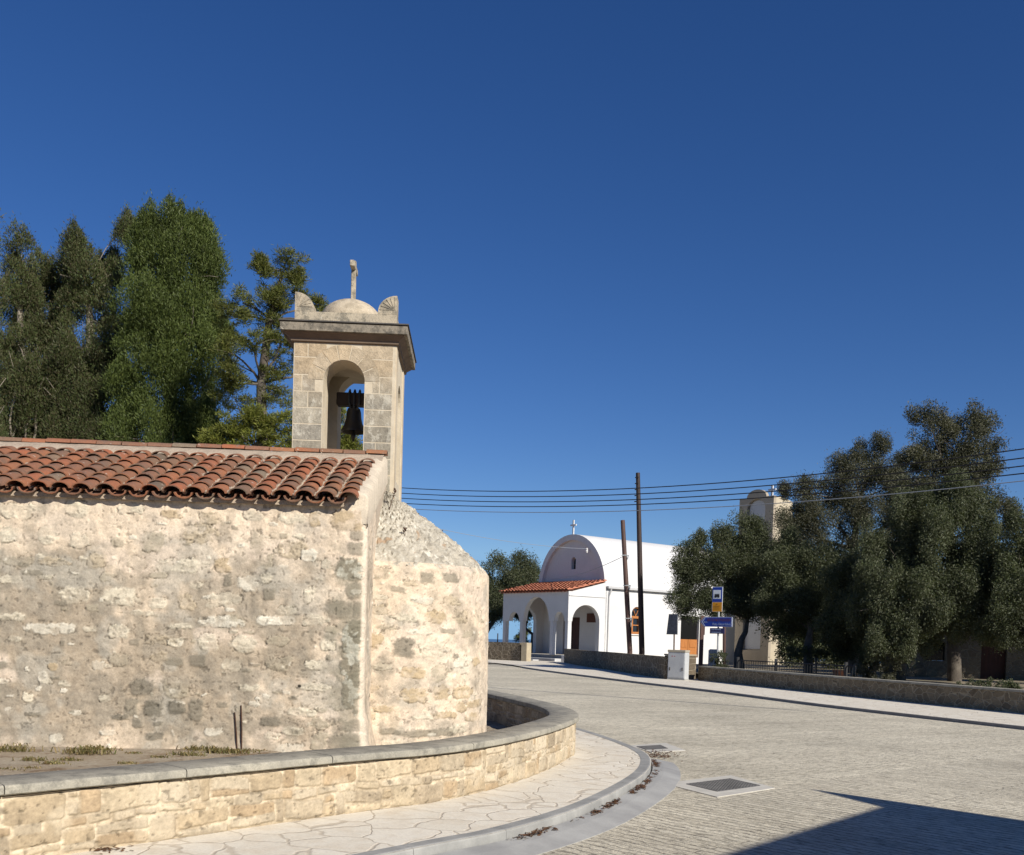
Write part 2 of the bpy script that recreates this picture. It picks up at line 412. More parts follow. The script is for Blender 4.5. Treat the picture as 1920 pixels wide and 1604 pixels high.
M['board'] = mottled('weathered_board', (.085, .098, .125), (.05, .057, .07), 9, .7, .1, .003, 30)
M['wire'] = G('black_cable', .6, .3).out((.012, .012, .014))
M['wirepale'] = G('pale_cable', .6, .3).out((.22, .24, .27))
def m_darkstone(name, a, b, mort, sc):
    g = G(name, .92, .12); p = g.warp(g.pos(), 2.2, .16)
    m = g.map(p, sc=(1, 1, 1.45))
    d = g.vor(m, sc, 'DISTANCE_TO_EDGE', 'Distance', .85); cc = g.vor(m, sc, 'F1', 'Color', .85)
    j = g.ramp(d, [(.02, 0), (.075, 1)]); q = g.pos()
    c = g.mix(cc, a, b); c = g.mix(.6, c, g.ramp(g.noise(q, 9, 5, .7), [(.3, .5), (.65, 1.15)]), 'MULTIPLY')
    c = g.mix(j, mort, c)
    return g.out(c, g.bump(g.mt('ADD', j, g.mt('MULTIPLY', g.noise(q, 18, 5, .7), .6)), .7, .03))
M['darkstone'] = m_darkstone('dark_boundary_stone', (.12, .098, .07), (.19, .15, .105), (.30, .255, .19), 2.9)
M['brownstone'] = m_darkstone('brown_boundary_stone', (.15, .115, .075), (.27, .215, .14), (.33, .275, .19), 3.6)
M['endstone'] = mottled('pale_pillar_stone', (.46, .39, .27), (.36, .30, .21), 3, .9, .4, .02, 12)
M['housestone'] = m_darkstone('old_house_stone', (.15, .125, .09), (.20, .17, .12), (.2, .175, .13), 2.2)
M['bark'] = mottled('grey_bark', (.14, .12, .095), (.075, .062, .05), 4, .95, .9, .03, 18)
M['barkpale'] = mottled('pale_bark', (.36, .31, .25), (.22, .19, .15), 4, .95, .8, .03, 18)
def m_leaf(name, cols, tr=.25, rough=.55):
    g = G(name, rough, .25); p = g.pos(); r = g.isl()
    n = len(cols)
    c = g.ramp(r, [(i/(n-1), x) for i, x in enumerate(cols)])
    c = g.mix(.7, c, g.ramp(g.noise(p, .9, 4, .6), [(.3, .55), (.7, 1.3)]), 'MULTIPLY')
    g.set(g.b.inputs['Base Color'], c)
    t = g.n('ShaderNodeBsdfTranslucent'); g.set(t.inputs[0], g.mix(1, c, (1.1, 1.2, .5), 'MULTIPLY'))
    ms = g.n('ShaderNodeMixShader'); ms.inputs[0].default_value = tr
    o = g.nt.nodes['Material Output']
    g.nt.links.new(g.b.outputs[0], ms.inputs[1]); g.nt.links.new(t.outputs[0], ms.inputs[2]); g.nt.links.new(ms.outputs[0], o.inputs[0])
    return g.m
M['leaf_olive'] = m_leaf('olive_leaf', [(.055, .065, .03), (.085, .095, .05), (.065, .082, .034), (.135, .14, .085), (.05, .06, .034)])
M['leaf_olive2'] = m_leaf('grey_olive_leaf', [(.06, .062, .038), (.10, .10, .062), (.07, .07, .042), (.15, .145, .10), (.055, .06, .04)])
M['leaf_green'] = m_leaf('green_needle', [(.068, .096, .024), (.098, .128, .03), (.055, .076, .02), (.125, .15, .038)])
M['leaf_brown'] = m_leaf('dark_brownish_needle', [(.06, .085, .026), (.08, .105, .034), (.10, .08, .042), (.07, .092, .03), (.075, .06, .038), (.09, .12, .038)])
M['leaf_pine'] = m_leaf('yellow_green_pine_needle', [(.11, .13, .028), (.15, .16, .035), (.08, .10, .025), (.13, .12, .035), (.06, .075, .022)])
M['leaf_bush'] = m_leaf('bright_pine_needle', [(.19, .21, .035), (.25, .26, .05), (.14, .165, .03), (.21, .19, .05)], .3)
M['leaf_dry'] = m_leaf('dry_grass_blade', [(.26, .19, .09), (.17, .16, .06), (.32, .24, .12), (.12, .13, .045), (.2, .12, .06)])
M['leaf_litter'] = m_leaf('fallen_leaf', [(.10, .05, .028), (.15, .075, .035), (.07, .04, .028), (.18, .10, .05)], .1)
M['terracotta'] = mottled('terracotta_pot', (.38, .15, .07), (.3, .12, .06), 6)

# ------------------------------------------------------------------ ground, road, sea
def terrain():
    n = 90
    t = np.linspace(-1, 1, n); a = np.sign(t)*np.abs(t)**2.6*1500
    X, Y = np.meshgrid(a, a+40, indexing='ij')
    R = np.hypot(X, Y-20)
    Z = -.03 - 66*sst(150, 520, R) + .0*X
    far = sst(100, 150, R); Z = Z + far*(fbm(X*.02, Y*.02, 3)-.5)*5
    return tag(sheet('ground', np.stack([X, Y, Z], -1), M['land']), kind='structure')
terrain()
m = MB(); m.lathe([(300, -60), (40000, -60)], (0, 0, 0), 96); m.f = [f for f in m.f if len(f) == 4]
tag(m.build('sea', M['sea']), kind='structure')
poly('road', [(-40, -25), (40, -25), (40, 30), (16, 60), (12, 92), (-30, 92), (-40, 60)], 0, M['road'])

# ------------------------------------------------------------------ wall path helpers
def catmull(pts, step=.02):
    P = np.array(pts, float); out = []
    Q = np.vstack([2*P[0]-P[1], P, 2*P[-1]-P[-2]])
    for i in range(1, len(Q)-2):
        n = max(2, int(np.linalg.norm(Q[i+1]-Q[i])/step))
        for t in np.linspace(0, 1, n, endpoint=False):
            a, b, c, d = Q[i-1], Q[i], Q[i+1], Q[i+2]
            out.append(.5*((2*b)+(-a+c)*t+(2*a-5*b+4*c-d)*t*t+(-a+3*b-3*c+d)*t**3))
    out.append(P[-1]); out = np.array(out)
    s = np.r_[0, np.cumsum(np.linalg.norm(np.diff(out, axis=0), axis=1))]
    k = np.arange(0, s[-1], step)
    return np.stack([np.interp(k, s, out[:, i]) for i in range(out.shape[1])], -1)
def normals2(P):
    d = np.gradient(P, axis=0); d /= np.linalg.norm(d, axis=1)[:, None]
    return np.stack([d[:, 1], -d[:, 0]], -1)      # right-hand side of the path
def offs(P, d): return P+normals2(P)*d

WALL = catmull([(-7, 1.5), (-5, 3.8), (-2.95, 6.18), (-1.36, 8.0), (-.5, 8.95), (.22, 10.5), (.70, 12.1), (.85, 13.1), (.76, 14.4), (.40, 15.8), (-.5, 18.6), (-2.0, 22.5), (-4, 26.5)], .012)
KERB = catmull([(-9, -3.0), (-4.6, 2.0), (-.84, 6.56), (-.04, 7.5), (.70, 8.79), (1.42, 10.7), (1.75, 12.14), (1.80, 13.37), (1.55, 14.9), (1.08, 16.7), (.2, 19.2)], .03)
# pavement: from the wall foot to the kerb
wf = offs(WALL, -.1)[::12]
wf = [p for p in wf if p[1] < 19]
pav = [tuple(p) for p in wf]+[tuple(p) for p in KERB[::-5]]
poly('pavement', pav, .125, M['flags'])
def ribbon(name, path, d0, d1, prof, mat, gap=None, seg=1.0):
    """sweep a cross-section: prof = [(across 0..1, z), ...] between offsets d0 (inner) and d1 (outer)"""
    nrm = normals2(path); m = MB(); step = np.linalg.norm(path[1]-path[0]); k = max(1, int(.09/step)); L = int(seg/step)
    i = 0
    while i < len(path)-k-1:
        e = min(i+L, len(path)-1); ids = list(range(i, e, k))+[e]
        if gap and len(ids) > 1: ids[0] += max(0, int(gap/step/2)); 
        rings = []
        for j in ids: rings.append([Vector((*(path[j]+nrm[j]*(d0+(d1-d0)*a)), z)) for a, z in prof])
        if gap:
            t0 = (rings[1][0]-rings[0][0]).normalized()*gap*.5; rings[0] = [p+t0 for p in rings[0]]
        if len(rings) > 1: m.loft(rings)
        i = e
    return m.build(name, mat)
kb = ribbon('kerb', KERB, -.13, 0, [(0, -.02), (0, .128), (.84, .130), (.96, .124), (1, .11), (1.03, -.02)], M['kerb'], .008, 1.0); tag(kb, kind='structure')
gi = [i for i in range(len(KERB)) if KERB[i][1] < 13.1]
gt = ribbon('gutter', KERB[gi], .02, .36, [(0, -.02), (0, .06), (.4, .045), (1, .006), (1, -.02)], M['gutter'], None, 50); tag(gt, kind='structure')

# ------------------------------------------------------------------ low curved wall
def paint_rubble(S, Z, seed, z0, z1):
    H, W = S.shape; r = np.random.default_rng(seed)
    wx = S+.03*(fbm(S*5, Z*5, seed+1)-.5)*2; wz = Z+.022*(fbm(S*4, Z*6, seed+2)-.5)*2
    n = fbm(S*24, Z*24, seed+3); n2 = fbm(S*7, Z*9, seed+5)
    mort = lerp((.62, .515, .37), (.53, .43, .30), sst(.3, .7, n2)); col = mort.copy(); hgt = .15*n
    tones = [(.43, .34, .225), (.49, .40, .275), (.40, .30, .19), (.52, .435, .315), (.37, .30, .21), (.46, .38, .27)]
    smin, smax = S.min(), S.max()
    band0 = 0
    rows = [(z1-.005, .165), (None, .075), (None, .175)]
    top = z1-.004
    for ri, (_, hh) in enumerate(rows):
        zc0 = top-hh; x = smin-r.random()*.3
        while x < smax:
            w = r.uniform(.16, .42) if hh > .1 else r.uniform(.08, .26)
            if hh > .1 and r.random() < .18: w = r.uniform(.07, .12)
            parts = [(x, x+w, zc0, top)]
            if hh > .1 and r.random() < .22:
                f = r.uniform(.35, .6); parts = [(x, x+w, zc0, zc0+hh*f), (x, x+w, zc0+hh*f, top)]
            for a, b, c, d in parts:
                c += r.uniform(-.02, .02); d += r.uniform(-.012, .012)
                i0 = int((a-.05-smin)/(smax-smin)*(H-1)); i1 = int((b+.05-smin)/(smax-smin)*(H-1))+2
                i0 = max(i0, 0); i1 = min(i1, H)
                if i1 <= i0: continue
                X = wx[i0:i1]; Y = wz[i0:i1]; jt = .009
                hx = (b-a)/2-jt; hz = (d-c)/2-jt
                if hx < .015 or hz < .01: continue
                rad = min(hx, hz)*r.uniform(.18, .5)
                qx = np.abs(X-(a+b)/2)-hx+rad; qz = np.abs(Y-(c+d)/2+(X-(a+b)/2)*r.uniform(-.08, .08))-hz+rad
                sd = np.hypot(np.maximum(qx, 0), np.maximum(qz, 0))+np.minimum(np.maximum(qx, qz), 0)-rad
                sd = sd+.016*(n[i0:i1]-.5)+.012*(n2[i0:i1]-.5)
                mk = sst(.005, -.006, sd)
                t = np.array(tones[r.integers(len(tones))])*r.uniform(.9, 1.12)
                cc = t*(.76+.44*n2[i0:i1][..., None])*(.85+.3*n[i0:i1][..., None])
                edge = np.exp(-((sd-.004)/.006)**2)*.28*(n2[i0:i1] > .42)
                col[i0:i1] = col[i0:i1]*(1-mk[..., None])+cc*mk[..., None]
                col[i0:i1] *= (1-edge[..., None])
                hgt[i0:i1] = hgt[i0:i1]*(1-mk)+mk*(.8+.35*n2[i0:i1])-edge*.6
            x += w
        top = zc0
    st = sst(.52, .75, fbm(S*1.3, Z*2.5, seed+8))*.35
    col = col*(1-st[..., None]*.5)
    f1 = fbm(S*60, Z*60, seed+12, 3); f2 = fbm(S*3, Z*3, seed+13)
    col *= (.80+.4*f1)[..., None]
    col = lerp(col, (.62, .53, .39), sst(.56, .68, f2)*.4)
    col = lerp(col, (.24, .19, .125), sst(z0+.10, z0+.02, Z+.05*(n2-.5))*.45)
    pit = sst(.72, .8, fbm(S*28, Z*34, seed+14, 2)); col *= (1-.45*pit)[..., None]; hgt = hgt-.4*pit
    return col, hgt
COPZ = .62
wall = thing('retaining_wall', 'low curved retaining wall of honey coloured rubble with grey coping beside the pavement', 'stone wall', (0.3, 10.6, 0))
zz = np.arange(.08, COPZ-.078, .0085)
idx = np.arange(int(5.0/.012), len(WALL)-1, 1)
ii = [i for i in idx if WALL[i][1] < 16.5]
def wall_sheet(path, nrm, sgn, step, nm, seed):
    P2 = path[::step]; N2 = nrm[::step]*sgn
    S = (np.arange(len(P2))*.012*step)[:, None]+0*zz[None, :]; Z = zz[None, :]+0*S
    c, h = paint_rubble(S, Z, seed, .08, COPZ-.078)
    Q = np.zeros(S.shape+(3,)); off = h*.016
    Q[..., 0] = P2[:, 0:1]+N2[:, 0:1]*off; Q[..., 1] = P2[:, 1:2]+N2[:, 1:2]*off; Q[..., 2] = Z
    return sheet(nm, Q, M['rubble'], wall, c)
NW = normals2(WALL)
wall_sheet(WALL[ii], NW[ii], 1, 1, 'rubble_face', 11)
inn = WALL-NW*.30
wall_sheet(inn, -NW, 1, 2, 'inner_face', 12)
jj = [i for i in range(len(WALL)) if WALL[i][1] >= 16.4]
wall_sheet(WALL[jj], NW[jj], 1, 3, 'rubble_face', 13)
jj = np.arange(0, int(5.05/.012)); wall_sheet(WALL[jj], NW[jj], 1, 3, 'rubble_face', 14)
# coping slabs
joints = [0, 1.3, 2.6, 3.9, 5.05]
s_of = lambda px, py: int(np.argmin(np.linalg.norm(WALL-np.array(gnd(px, py, COPZ))[:2], axis=1)))
js = [0, int(1.3/.012), int(2.6/.012), int(3.9/.012), s_of(20, 1475), s_of(377, 1447)]
js += [s_of(640, 1420), s_of(852, 1390), s_of(1010, 1362)]
q = js[-1]
while q+int(1.5/.012) < len(WALL)-5: q += int(1.5/.012); js.append(q)
js.append(len(WALL)-2)
for a, b in zip(js[:-1], js[1:]):
    rings = []; ids = list(range(a, b, 8))+[b]
    for c, j in enumerate(ids):
        p = WALL[j]; n = NW[j]; tn = np.array([-n[1], n[0]])
        e = .004 if c == 0 else (-.004 if c == len(ids)-1 else 0)
        lift = random.uniform(-.0015, .0015)
        prof = [(.045, COPZ-.068), (.058, COPZ-.058), (.06, COPZ-.022), (.05, COPZ-.006), (.03, COPZ), (-.32, COPZ+.004), (-.34, COPZ-.01), (-.34, COPZ-.068)]
        rings.append([Vector((*(p+n*o+tn*e), z+lift)) for o, z in prof])
    m = MB(); m.loft(rings); m.build('coping_slab', M['coping'], wall, True)
# soil inside
soil_pts = [tuple(p) for p in (WALL-NW*.1)[::15]]+[(-14, 30), (-14, 0)]
def soil_z(x): return .455-.30*sst(-2.3, -1.1, np.asarray(x, float))
def soil():
    pts = np.array(soil_pts); lo = pts.min(0); hi = np.array([1.0, 30.]); xs = np.arange(lo[0], hi[0], .12); ys = np.arange(lo[1], hi[1], .12)
    X, Y = np.meshgrid(xs, ys, indexing='ij'); ins = np.zeros(X.shape, bool); j = len(pts)-1
    for i in range(len(pts)):
        a, b = pts[i], pts[j]; c = ((a[1] > Y) != (b[1] > Y)) & (X < (b[0]-a[0])*(Y-a[1])/(b[1]-a[1]+1e-12)+a[0]); ins ^= c; j = i
    Z = soil_z(X)+.05*(fbm(X*1.7, Y*1.7, 33)-.5)
    k = np.arange(X.size).reshape(X.shape); ok = ins[:-1, :-1] & ins[1:, :-1] & ins[1:, 1:] & ins[:-1, 1:]
    F = np.stack([k[:-1, :-1], k[1:, :-1], k[1:, 1:], k[:-1, 1:]], -1)[ok]
    return tag(np_mesh('soil', np.stack([X, Y, Z], -1), F, M['soil'], None, None, True), kind='structure')
soil()

# ------------------------------------------------------------------ old stone church
YAW = math.radians(2.3)
U = Vector((math.cos(YAW), math.sin(YAW), 0)); VV = Vector((-math.sin(YAW), math.cos(YAW), 0)); ZZ = Vector((0, 0, 1))
O = Vector((-1.42, 9.40, 0))
def L(u, v, z): return O+U*u+VV*v+ZZ*z
EZ, RZ, HW = 2.86, 3.565, 1.9          # eaves, ridge, half width
church = thing('stone_church', 'small old plastered stone church with clay tiled roof, round apse and bell tower', 'church', O)
STONES = '''43,960,65,32,L 151,956,50,32,L 247,956,45,22,L 323,965,42,16,T 398,973,50,22,R 375,1003,60,36,R 292,1016,46,40,M 474,967,40,22,L
22,1006,30,30,L 96,1006,34,36,L 154,1016,36,28,L 224,1019,25,14,M 39,1055,60,18,M 109,1055,60,18,R 185,1055,34,28,R 258,1058,36,26,M 338,1063,86,28,L
417,1060,28,26,T 427,1089,16,24,G 464,1094,38,26,S 31,1089,50,14,L 94,1085,36,10,L 146,1115,62,32,L 229,1120,70,32,L 299,1131,34,20,L 352,1128,32,30,R
419,1128,60,30,L 26,1157,56,14,L 107,1180,92,20,S 224,1185,36,26,L 268,1150,46,10,L 414,1167,72,26,S 341,1175,46,9,L 482,1018,26,42,M
546,972,50,20,L 652,974,60,38,T 590,974,22,26,T 669,1003,26,16,G 667,1029,30,28,G 654,1069,58,44,Y 547,1032,54,34,R 580,1042,36,26,S 664,1107,34,30,G
635,1142,52,36,G 672,1144,22,36,G 664,1181,36,42,Y 537,1144,42,18,L 587,1164,46,20,L 517,1164,76,18,S 580,1117,22,30,L 505,1114,22,24,G 522,1004,32,10,M
270,1289,44,32,D 330,1291,44,34,M 255,1204,20,14,G 372,1238,30,24,D 368,1330,27,42,D 290,1328,36,28,D 332,1326,30,24,D 251,1326,28,30,G 293,1379,32,15,D
508,1353,38,18,D 306,1200,60,20,R 394,1205,42,32,L 457,1209,52,32,L 521,1202,46,20,M 434,1247,42,22,L 525,1246,52,24,M 590,1247,38,18,L 403,1373,40,18,S
510,1380,28,14,L 543,1402,52,20,S 86,1271,18,24,S 124,1282,18,12,L 190,1249,26,18,S 106,1251,18,14,T 16,1246,24,14,G 18,1277,24,12,S 565,1337,50,16,L
113,1384,26,16,S 656,1202,32,52,Y 656,1246,38,56,Y 656,1300,32,70,Y 598,1391,32,34,M 652,1391,68,38,G 598,1358,32,24,M 660,1360,54,22,G 500,1307,14,10,S
72,1338,34,8,D 230,1345,34,10,D 200,1310,20,16,L 60,1306,22,18,L 150,1337,18,10,S 205,1372,30,10,S 330,1240,36,14,G 300,1232,34,20,R 225,1238,40,22,M
470,1290,46,12,L 455,1330,30,14,M 590,1290,60,14,L 615,1210,30,22,L 610,1060,18,20,L 620,1180,24,14,M 170,1180,20,10,L 40,1198,30,12,L 330,1205,30,16,L
300,1356,20,10,D 262,1356,18,16,D 420,1322,22,12,G 550,1372,40,14,L 445,1160,26,14,M 180,1140,26,12,M 120,1130,24,10,G 70,1075,40,10,G 205,1085,26,18,M
560,1005,24,8,L 610,1005,22,10,L 500,1055,26,34,M 500,1085,24,20,L 300,1080,34,12,M 370,1098,30,12,L'''
APSE = '''757,1215,40,36,D 811,1218,44,32,L 775,1305,52,28,T 826,1299,30,28,T 868,1299,34,24,T 775,1263,54,20,T 823,1263,30,32,M 748,1105,30,10,G 793,1126,44,12,S
847,1126,28,18,R 817,1156,34,26,T 862,1157,28,24,R 787,1186,46,10,S 841,1183,28,10,G 760,1159,52,14,L 727,1177,42,10,M 802,1084,26,20,G 844,1084,30,16,G
712,1075,38,20,M 709,1120,32,9,L 706,1200,26,26,T 832,1341,42,14,T 862,1326,22,18,T 888,1320,30,14,T 891,1242,12,16,T 868,1248,36,30,S 730,1371,36,14,G
808,1374,110,14,G 897,1156,14,22,M 697,1341,18,18,T 712,1145,34,18,R 770,1092,30,12,R 720,1250,40,12,L 700,1290,30,10,T 720,1330,40,10,T 880,1190,24,12,M
735,1395,40,14,L 860,1365,40,16,L 885,1345,24,18,T 790,1345,36,12,L'''
TONE = dict(L=(.60, .535, .41), T=(.45, .345, .21), R=(.47, .385, .265), M=(.38, .33, .24), G=(.225, .20, .15), D=(.19, .17, .13), S=(.67, .615, .50), Y=(.20, .18, .13))
def paint_wall(Ug, Zg, stones, seed, stain_bias, nrand):
    H, W = Ug.shape; r = np.random.default_rng(seed)
    n_lo = fbm(Ug*1.1, Zg*1.1, seed); n_m = fbm(Ug*4.5, Zg*5.5, seed+1); n_h = fbm(Ug*18, Zg*22, seed+2); n_f = fbm(Ug*48, Zg*52, seed+3, 3)
    strk = fbm(Ug*5, Zg*.9, seed+4); n_w = fbm(Ug*9, Zg*9, seed+5)
    col = lerp((.665, .54, .40), (.60, .50, .385), sst(.35, .65, n_m))
    col = lerp(col, (.70, .585, .455), sst(.55, .75, fbm(Ug*2.7, Zg*2.7, seed+6))*.8)
    st = sst(.42, .66, .5*n_lo+.28*strk+.22*n_m+stain_bias)
    col = lerp(col, (.33, .27, .195), st*.8)
    col = lerp(col, (.72, .60, .455), sst(.55, .72, fbm(Ug*6.5, Zg*1.3, seed+70))*(1-st)*.6)
    col = lerp(col, (.27, .235, .18), sst(.57, .75, fbm(Ug*8, Zg*3.2, seed+71)+stain_bias*.3)*.5)
    col = lerp(col, (.29, .255, .20), sst(.5, .68, n_m*.55+n_w*.45+stain_bias*.6)*.5)
    gy = sst(.56, .72, fbm(Ug*3.3, Zg*3.3, seed+7)+stain_bias*.4)
    col = lerp(col, (.40, .375, .315), gy*.5)
    pk = sst(.60, .70, fbm(Ug*2.1+9, Zg*2.6, seed+8))
    col = lerp(col, (.70, .575, .45), pk*.6)
    col *= (.74+.52*n_h)[..., None]*(.88+.24*n_f)[..., None]
    hgt = .2*n_w+.45*n_h+.35*n_f
    u0, u1 = Ug[0, 0], Ug[-1, 0]; z0, z1 = Zg[0, 0], Zg[0, -1]
    allst = list(stones)
    for _ in range(nrand):
        allst.append((r.uniform(u0, u1), r.uniform(z0, z1-.2), r.uniform(.012, .05), r.uniform(.008, .026), 'LMSGLS'[r.integers(6)]))
    wu = Ug+.045*(n_w-.5)+.03*(n_h-.5); wz = Zg+.035*(fbm(Ug*9+4, Zg*9+3, seed+9)-.5)+.02*(n_f-.5)
    for u, z, a, b, t in allst:
        pad = 1.6
        i0, i1 = np.clip([int((u-a*pad-.03-u0)/(u1-u0)*(H-1)), int((u+a*pad+.03-u0)/(u1-u0)*(H-1))+1], 0, H)
        j0, j1 = np.clip([int((z-b*pad-.03-z0)/(z1-z0)*(W-1)), int((z+b*pad+.03-z0)/(z1-z0)*(W-1))+1], 0, W)
        if i1-i0 < 2 or j1-j0 < 2: continue
        s_ = np.s_[i0:i1, j0:j1]
        X = (wu[s_]-u)/a; Y = (wz[s_]-z)/b; p = r.uniform(2.2, 3.6) if t not in 'DG' else r.uniform(4, 7)
        d = (np.abs(X)**p+np.abs(Y)**p)**(1/p)+((.75*(n_h[s_]-.5)+.45*(n_w[s_]-.5)+.3*(n_f[s_]-.5)) if t not in 'DG' else (.4*(n_h[s_]-.5)+.25*(n_f[s_]-.5)))
        mk = sst(1.12 if t not in 'DG' else 1.18, .82 if t not in 'DG' else .75, d)*(1-.55*sst(.45, .62, fbm(Ug[s_]*11+u*7, Zg[s_]*13, seed+61))*(t in 'LTRMS'))
        al = {'L': .85, 'T': .8, 'R': .8, 'M': .7, 'G': .74, 'D': .84, 'S': .95, 'Y': .95}[t]*r.uniform(.85, 1.05)
        lay = fbm(Ug[s_]*9, Zg[s_]*42, seed+21+int(u*37) % 9, 4); pit = fbm(Ug[s_]*38, Zg[s_]*60, seed+33, 3)
        c = np.array(TONE[t])*r.uniform(.9, 1.1)
        cc = c*(.72+.56*lay)[..., None]
        cr = sst(.56, .70, pit if t in 'RL' else lay*.7+pit*.3)*(.8 if t == 'R' else .5)
        cc = cc*(1-cr[..., None]*.55)
        if t == 'Y': cc = lerp(cc, (.55, .535, .44), sst(.56, .63, fbm(Ug[s_]*17, Zg[s_]*15, seed+40)))
        mk = np.clip(mk*al, 0, 1)
        ring = np.exp(-((d-1.0)/.065)**2)*sst(.48, .62, fbm(Ug[s_]*14, Zg[s_]*20+u, seed+63))*(.95 if t not in 'YGD' else .25)
        col[s_] = col[s_]*(1-mk[..., None])+cc*mk[..., None]
        col[s_] *= (1-.62*ring)[..., None]
        hgt[s_] = hgt[s_]*(1-mk)+mk*(.75+1.1*lay-.8*cr)-.9*ring
    if nrand > 100:
        qz = sst(-.33, -.24, Ug+.1*(n_w-.5)+.07*np.sin(Zg*21))*sst(-.03, -.06, Ug)*sst(2.5, 2.35, Zg)*sst(.42, .62, n_w*.6+n_m*.4+.12)
        col = lerp(col, (.25, .225, .165), qz*.6)
    # fine cracks and dark pits
    cr = np.exp(-(np.abs(fbm(Ug*3.1+2, Zg*6.1, seed+50, 5)-.5)/.006)**2)*sst(.52, .62, fbm(Ug*2.2, Zg*2.2, seed+51))
    col *= (1-.35*cr)[..., None]; hgt -= .5*cr
    pt = sst(.74, .80, fbm(Ug*26, Zg*30, seed+52, 2)); col *= (1-.35*pt)[..., None]; hgt -= .4*pt
    return np.clip(col, .01, .9), hgt
def parse(txt, f): return [f(*[float(q) for q in s.split(',')[:4]], s.split(',')[4]) for s in txt.split()]
def front_st(px, py, w, h, t):
    p = at(px, py, 9.36); D = 9.36
    return ((p-O).dot(U), p.z, w/2*D/FPX, h/2*D/FPX, t)
CR = .07
stn = parse(STONES, front_st)
ug = np.arange(-4.3, .78, .0082); zg = np.arange(.05, EZ+.0, .0085)
Ug, Zg = np.meshgrid(ug, zg, indexing='ij')
bias = -.01+.09*sst(-1.0, -3.4, Ug)*sst(2.6, 2.0, Zg)+.07*sst(2.5, 1.9, Zg)-.2*sst(2.2, 2.6, Zg)-.04*sst(-1.6, -.6, Ug)-.05*sst(.9, .6, Zg)*sst(-3.2, -2.6, Ug)*sst(-1.2, -1.8, Ug)-.06*sst(-.9, -.4, Ug)
cw, hw = paint_wall(Ug, Zg, stn, 101, bias, 170)
# the plaster arris of the corner and clean return face
ar = sst(-.045, -.02, Ug)*sst(.12, .08, Ug); cw = lerp(cw, (.70, .60, .47), ar*.85)
hole = np.hypot(Ug-front_st(561, 1287, 1, 1, 'D')[0], (Zg-front_st(561, 1287, 1, 1, 'D')[1])*1.1); cw *= (1-.92*sst(.022, .014, hole))[..., None]
def plan(u):   # straight wall, rounded corner, return face
    a = np.clip((u+CR)/(CR*math.pi/2), 0, 1)*math.pi/2
    x = np.where(u < -CR, u, -CR+CR*np.sin(a)); y = np.where(u < -CR, 0, CR-CR*np.cos(a))
    ex = np.maximum(u-(CR*math.pi/2-CR), 0); y = y+ex
    nx = np.sin(a); ny = -np.cos(a)
    return x, y, nx, ny
x, y, nx, ny = plan(ug)
bul = (.045*sst(.95, .45, Zg)*sst(-.5, -.1, Ug)+.02*(fbm(Ug*1.7, Zg*1.7, 5)-.5)+.03*sst(.6, .4, Zg))
off = hw*.013+bul
P = (np.array(O)[None, None]+np.array(U)*(x[:, None]+nx[:, None]*off)[..., None]+np.array(VV)*(y[:, None]+ny[:, None]*off)[..., None]+np.array(ZZ)*Zg[..., None])
church_wall = sheet('wall', P, M['plaster'], church, cw)
# body of the church behind the plaster: side and rear walls, gable
m = MB(); m.plate([[(-9.5, .2), (-4.2, .2), (-4.2, EZ), (-9.5, EZ)]], .3, L(0, 0.0, 0), U, ZZ, VV)
gab = [(.03, .2), (2*HW, .2), (2*HW, EZ), (HW, RZ-.02), (.03, EZ-.0)]
m.plate([gab], .35, L(-.012, 0, 0), VV, ZZ, -U); m.plate([gab], .35, L(-9.1, 0, 0), VV, ZZ, -U)
m.plate([[(-9.4, .2), (-.02, .2), (-.02, EZ), (-9.4, EZ)]], .3, L(0, 2*HW, 0), U, ZZ, -VV)
m.build('wall', mottled('rear_plaster', (.55, .45, .34), (.46, .38, .29), 2, .95, .6, .02, 30), church)
# roof tiles
def barrel(m, base, along, up, across, r0, r1, ln, th, convex, n=7):
    """one clay tile: half tube running 'along' (down slope end first)"""
    sg = 1 if convex else -1; rings = []
    for rr, q in ((r0, 0), (r1, ln)):
        o_ = [base+along*q+across*(math.cos(math.pi*i/n)*rr)+up*(sg*math.sin(math.pi*i/n)*rr*.66) for i in range(n+1)]
        i_ = [base+along*q+across*(math.cos(math.pi*i/n)*(rr-th))+up*(sg*math.sin(math.pi*i/n)*(rr-th)*.66) for i in range(n, -1, -1)]
        rings.append(o_+i_)
    m.loft(rings)
def tile_roof(m, org, along, up, across, width, slope, pitch, expo, ln, r0, r1, th, lift, n=7, jit=.006, seed=1):
    r = random.Random(seed); nc = int(width/pitch)
    for c in range(nc+1):
        xc = c*pitch
        k = 0
        while k*expo < slope-.05:
            l_ = min(ln, slope-k*expo+.02)
            o1 = org+across*(xc+r.uniform(-jit, jit))+along*(k*expo+r.uniform(-jit, jit)*2)+up*(.055+lift+r.uniform(-.3, .5)*jit)
            a2 = (along-up*(lift*1.4/ln)+across*r.uniform(-.02, .02)).normalized()
            barrel(m, o1, a2, up, across, r0, r1, l_, th, True, n)
            if c < nc:
                o2 = org+across*(xc+pitch/2+r.uniform(-jit, jit))+along*(k*expo+.010)+up*(.068+r.uniform(-.3, .3)*jit)
                barrel(m, o2, (along-up*(lift*1.2/ln)).normalized(), up, across, r0*.95, r1*.95, l_, th*1.15, False, n)
            k += 1
SL = (VV*HW+ZZ*(RZ-EZ)).normalized(); SN = U.cross(SL).normalized()
sl_len = math.hypot(HW, RZ-EZ)
m = MB(); ov = .13
wd = 30*.203
tile_roof(m, L(-.165-wd, 0, EZ-.02)-SL*ov, SL, SN, U, wd, sl_len+ov-.36, .203, .238, .32, .092, .078, .014, .018, 7, .007, 3)
roof = m.build('roof', M['tile'], church, True)
m = MB()   # mortar bed between and under the tiles
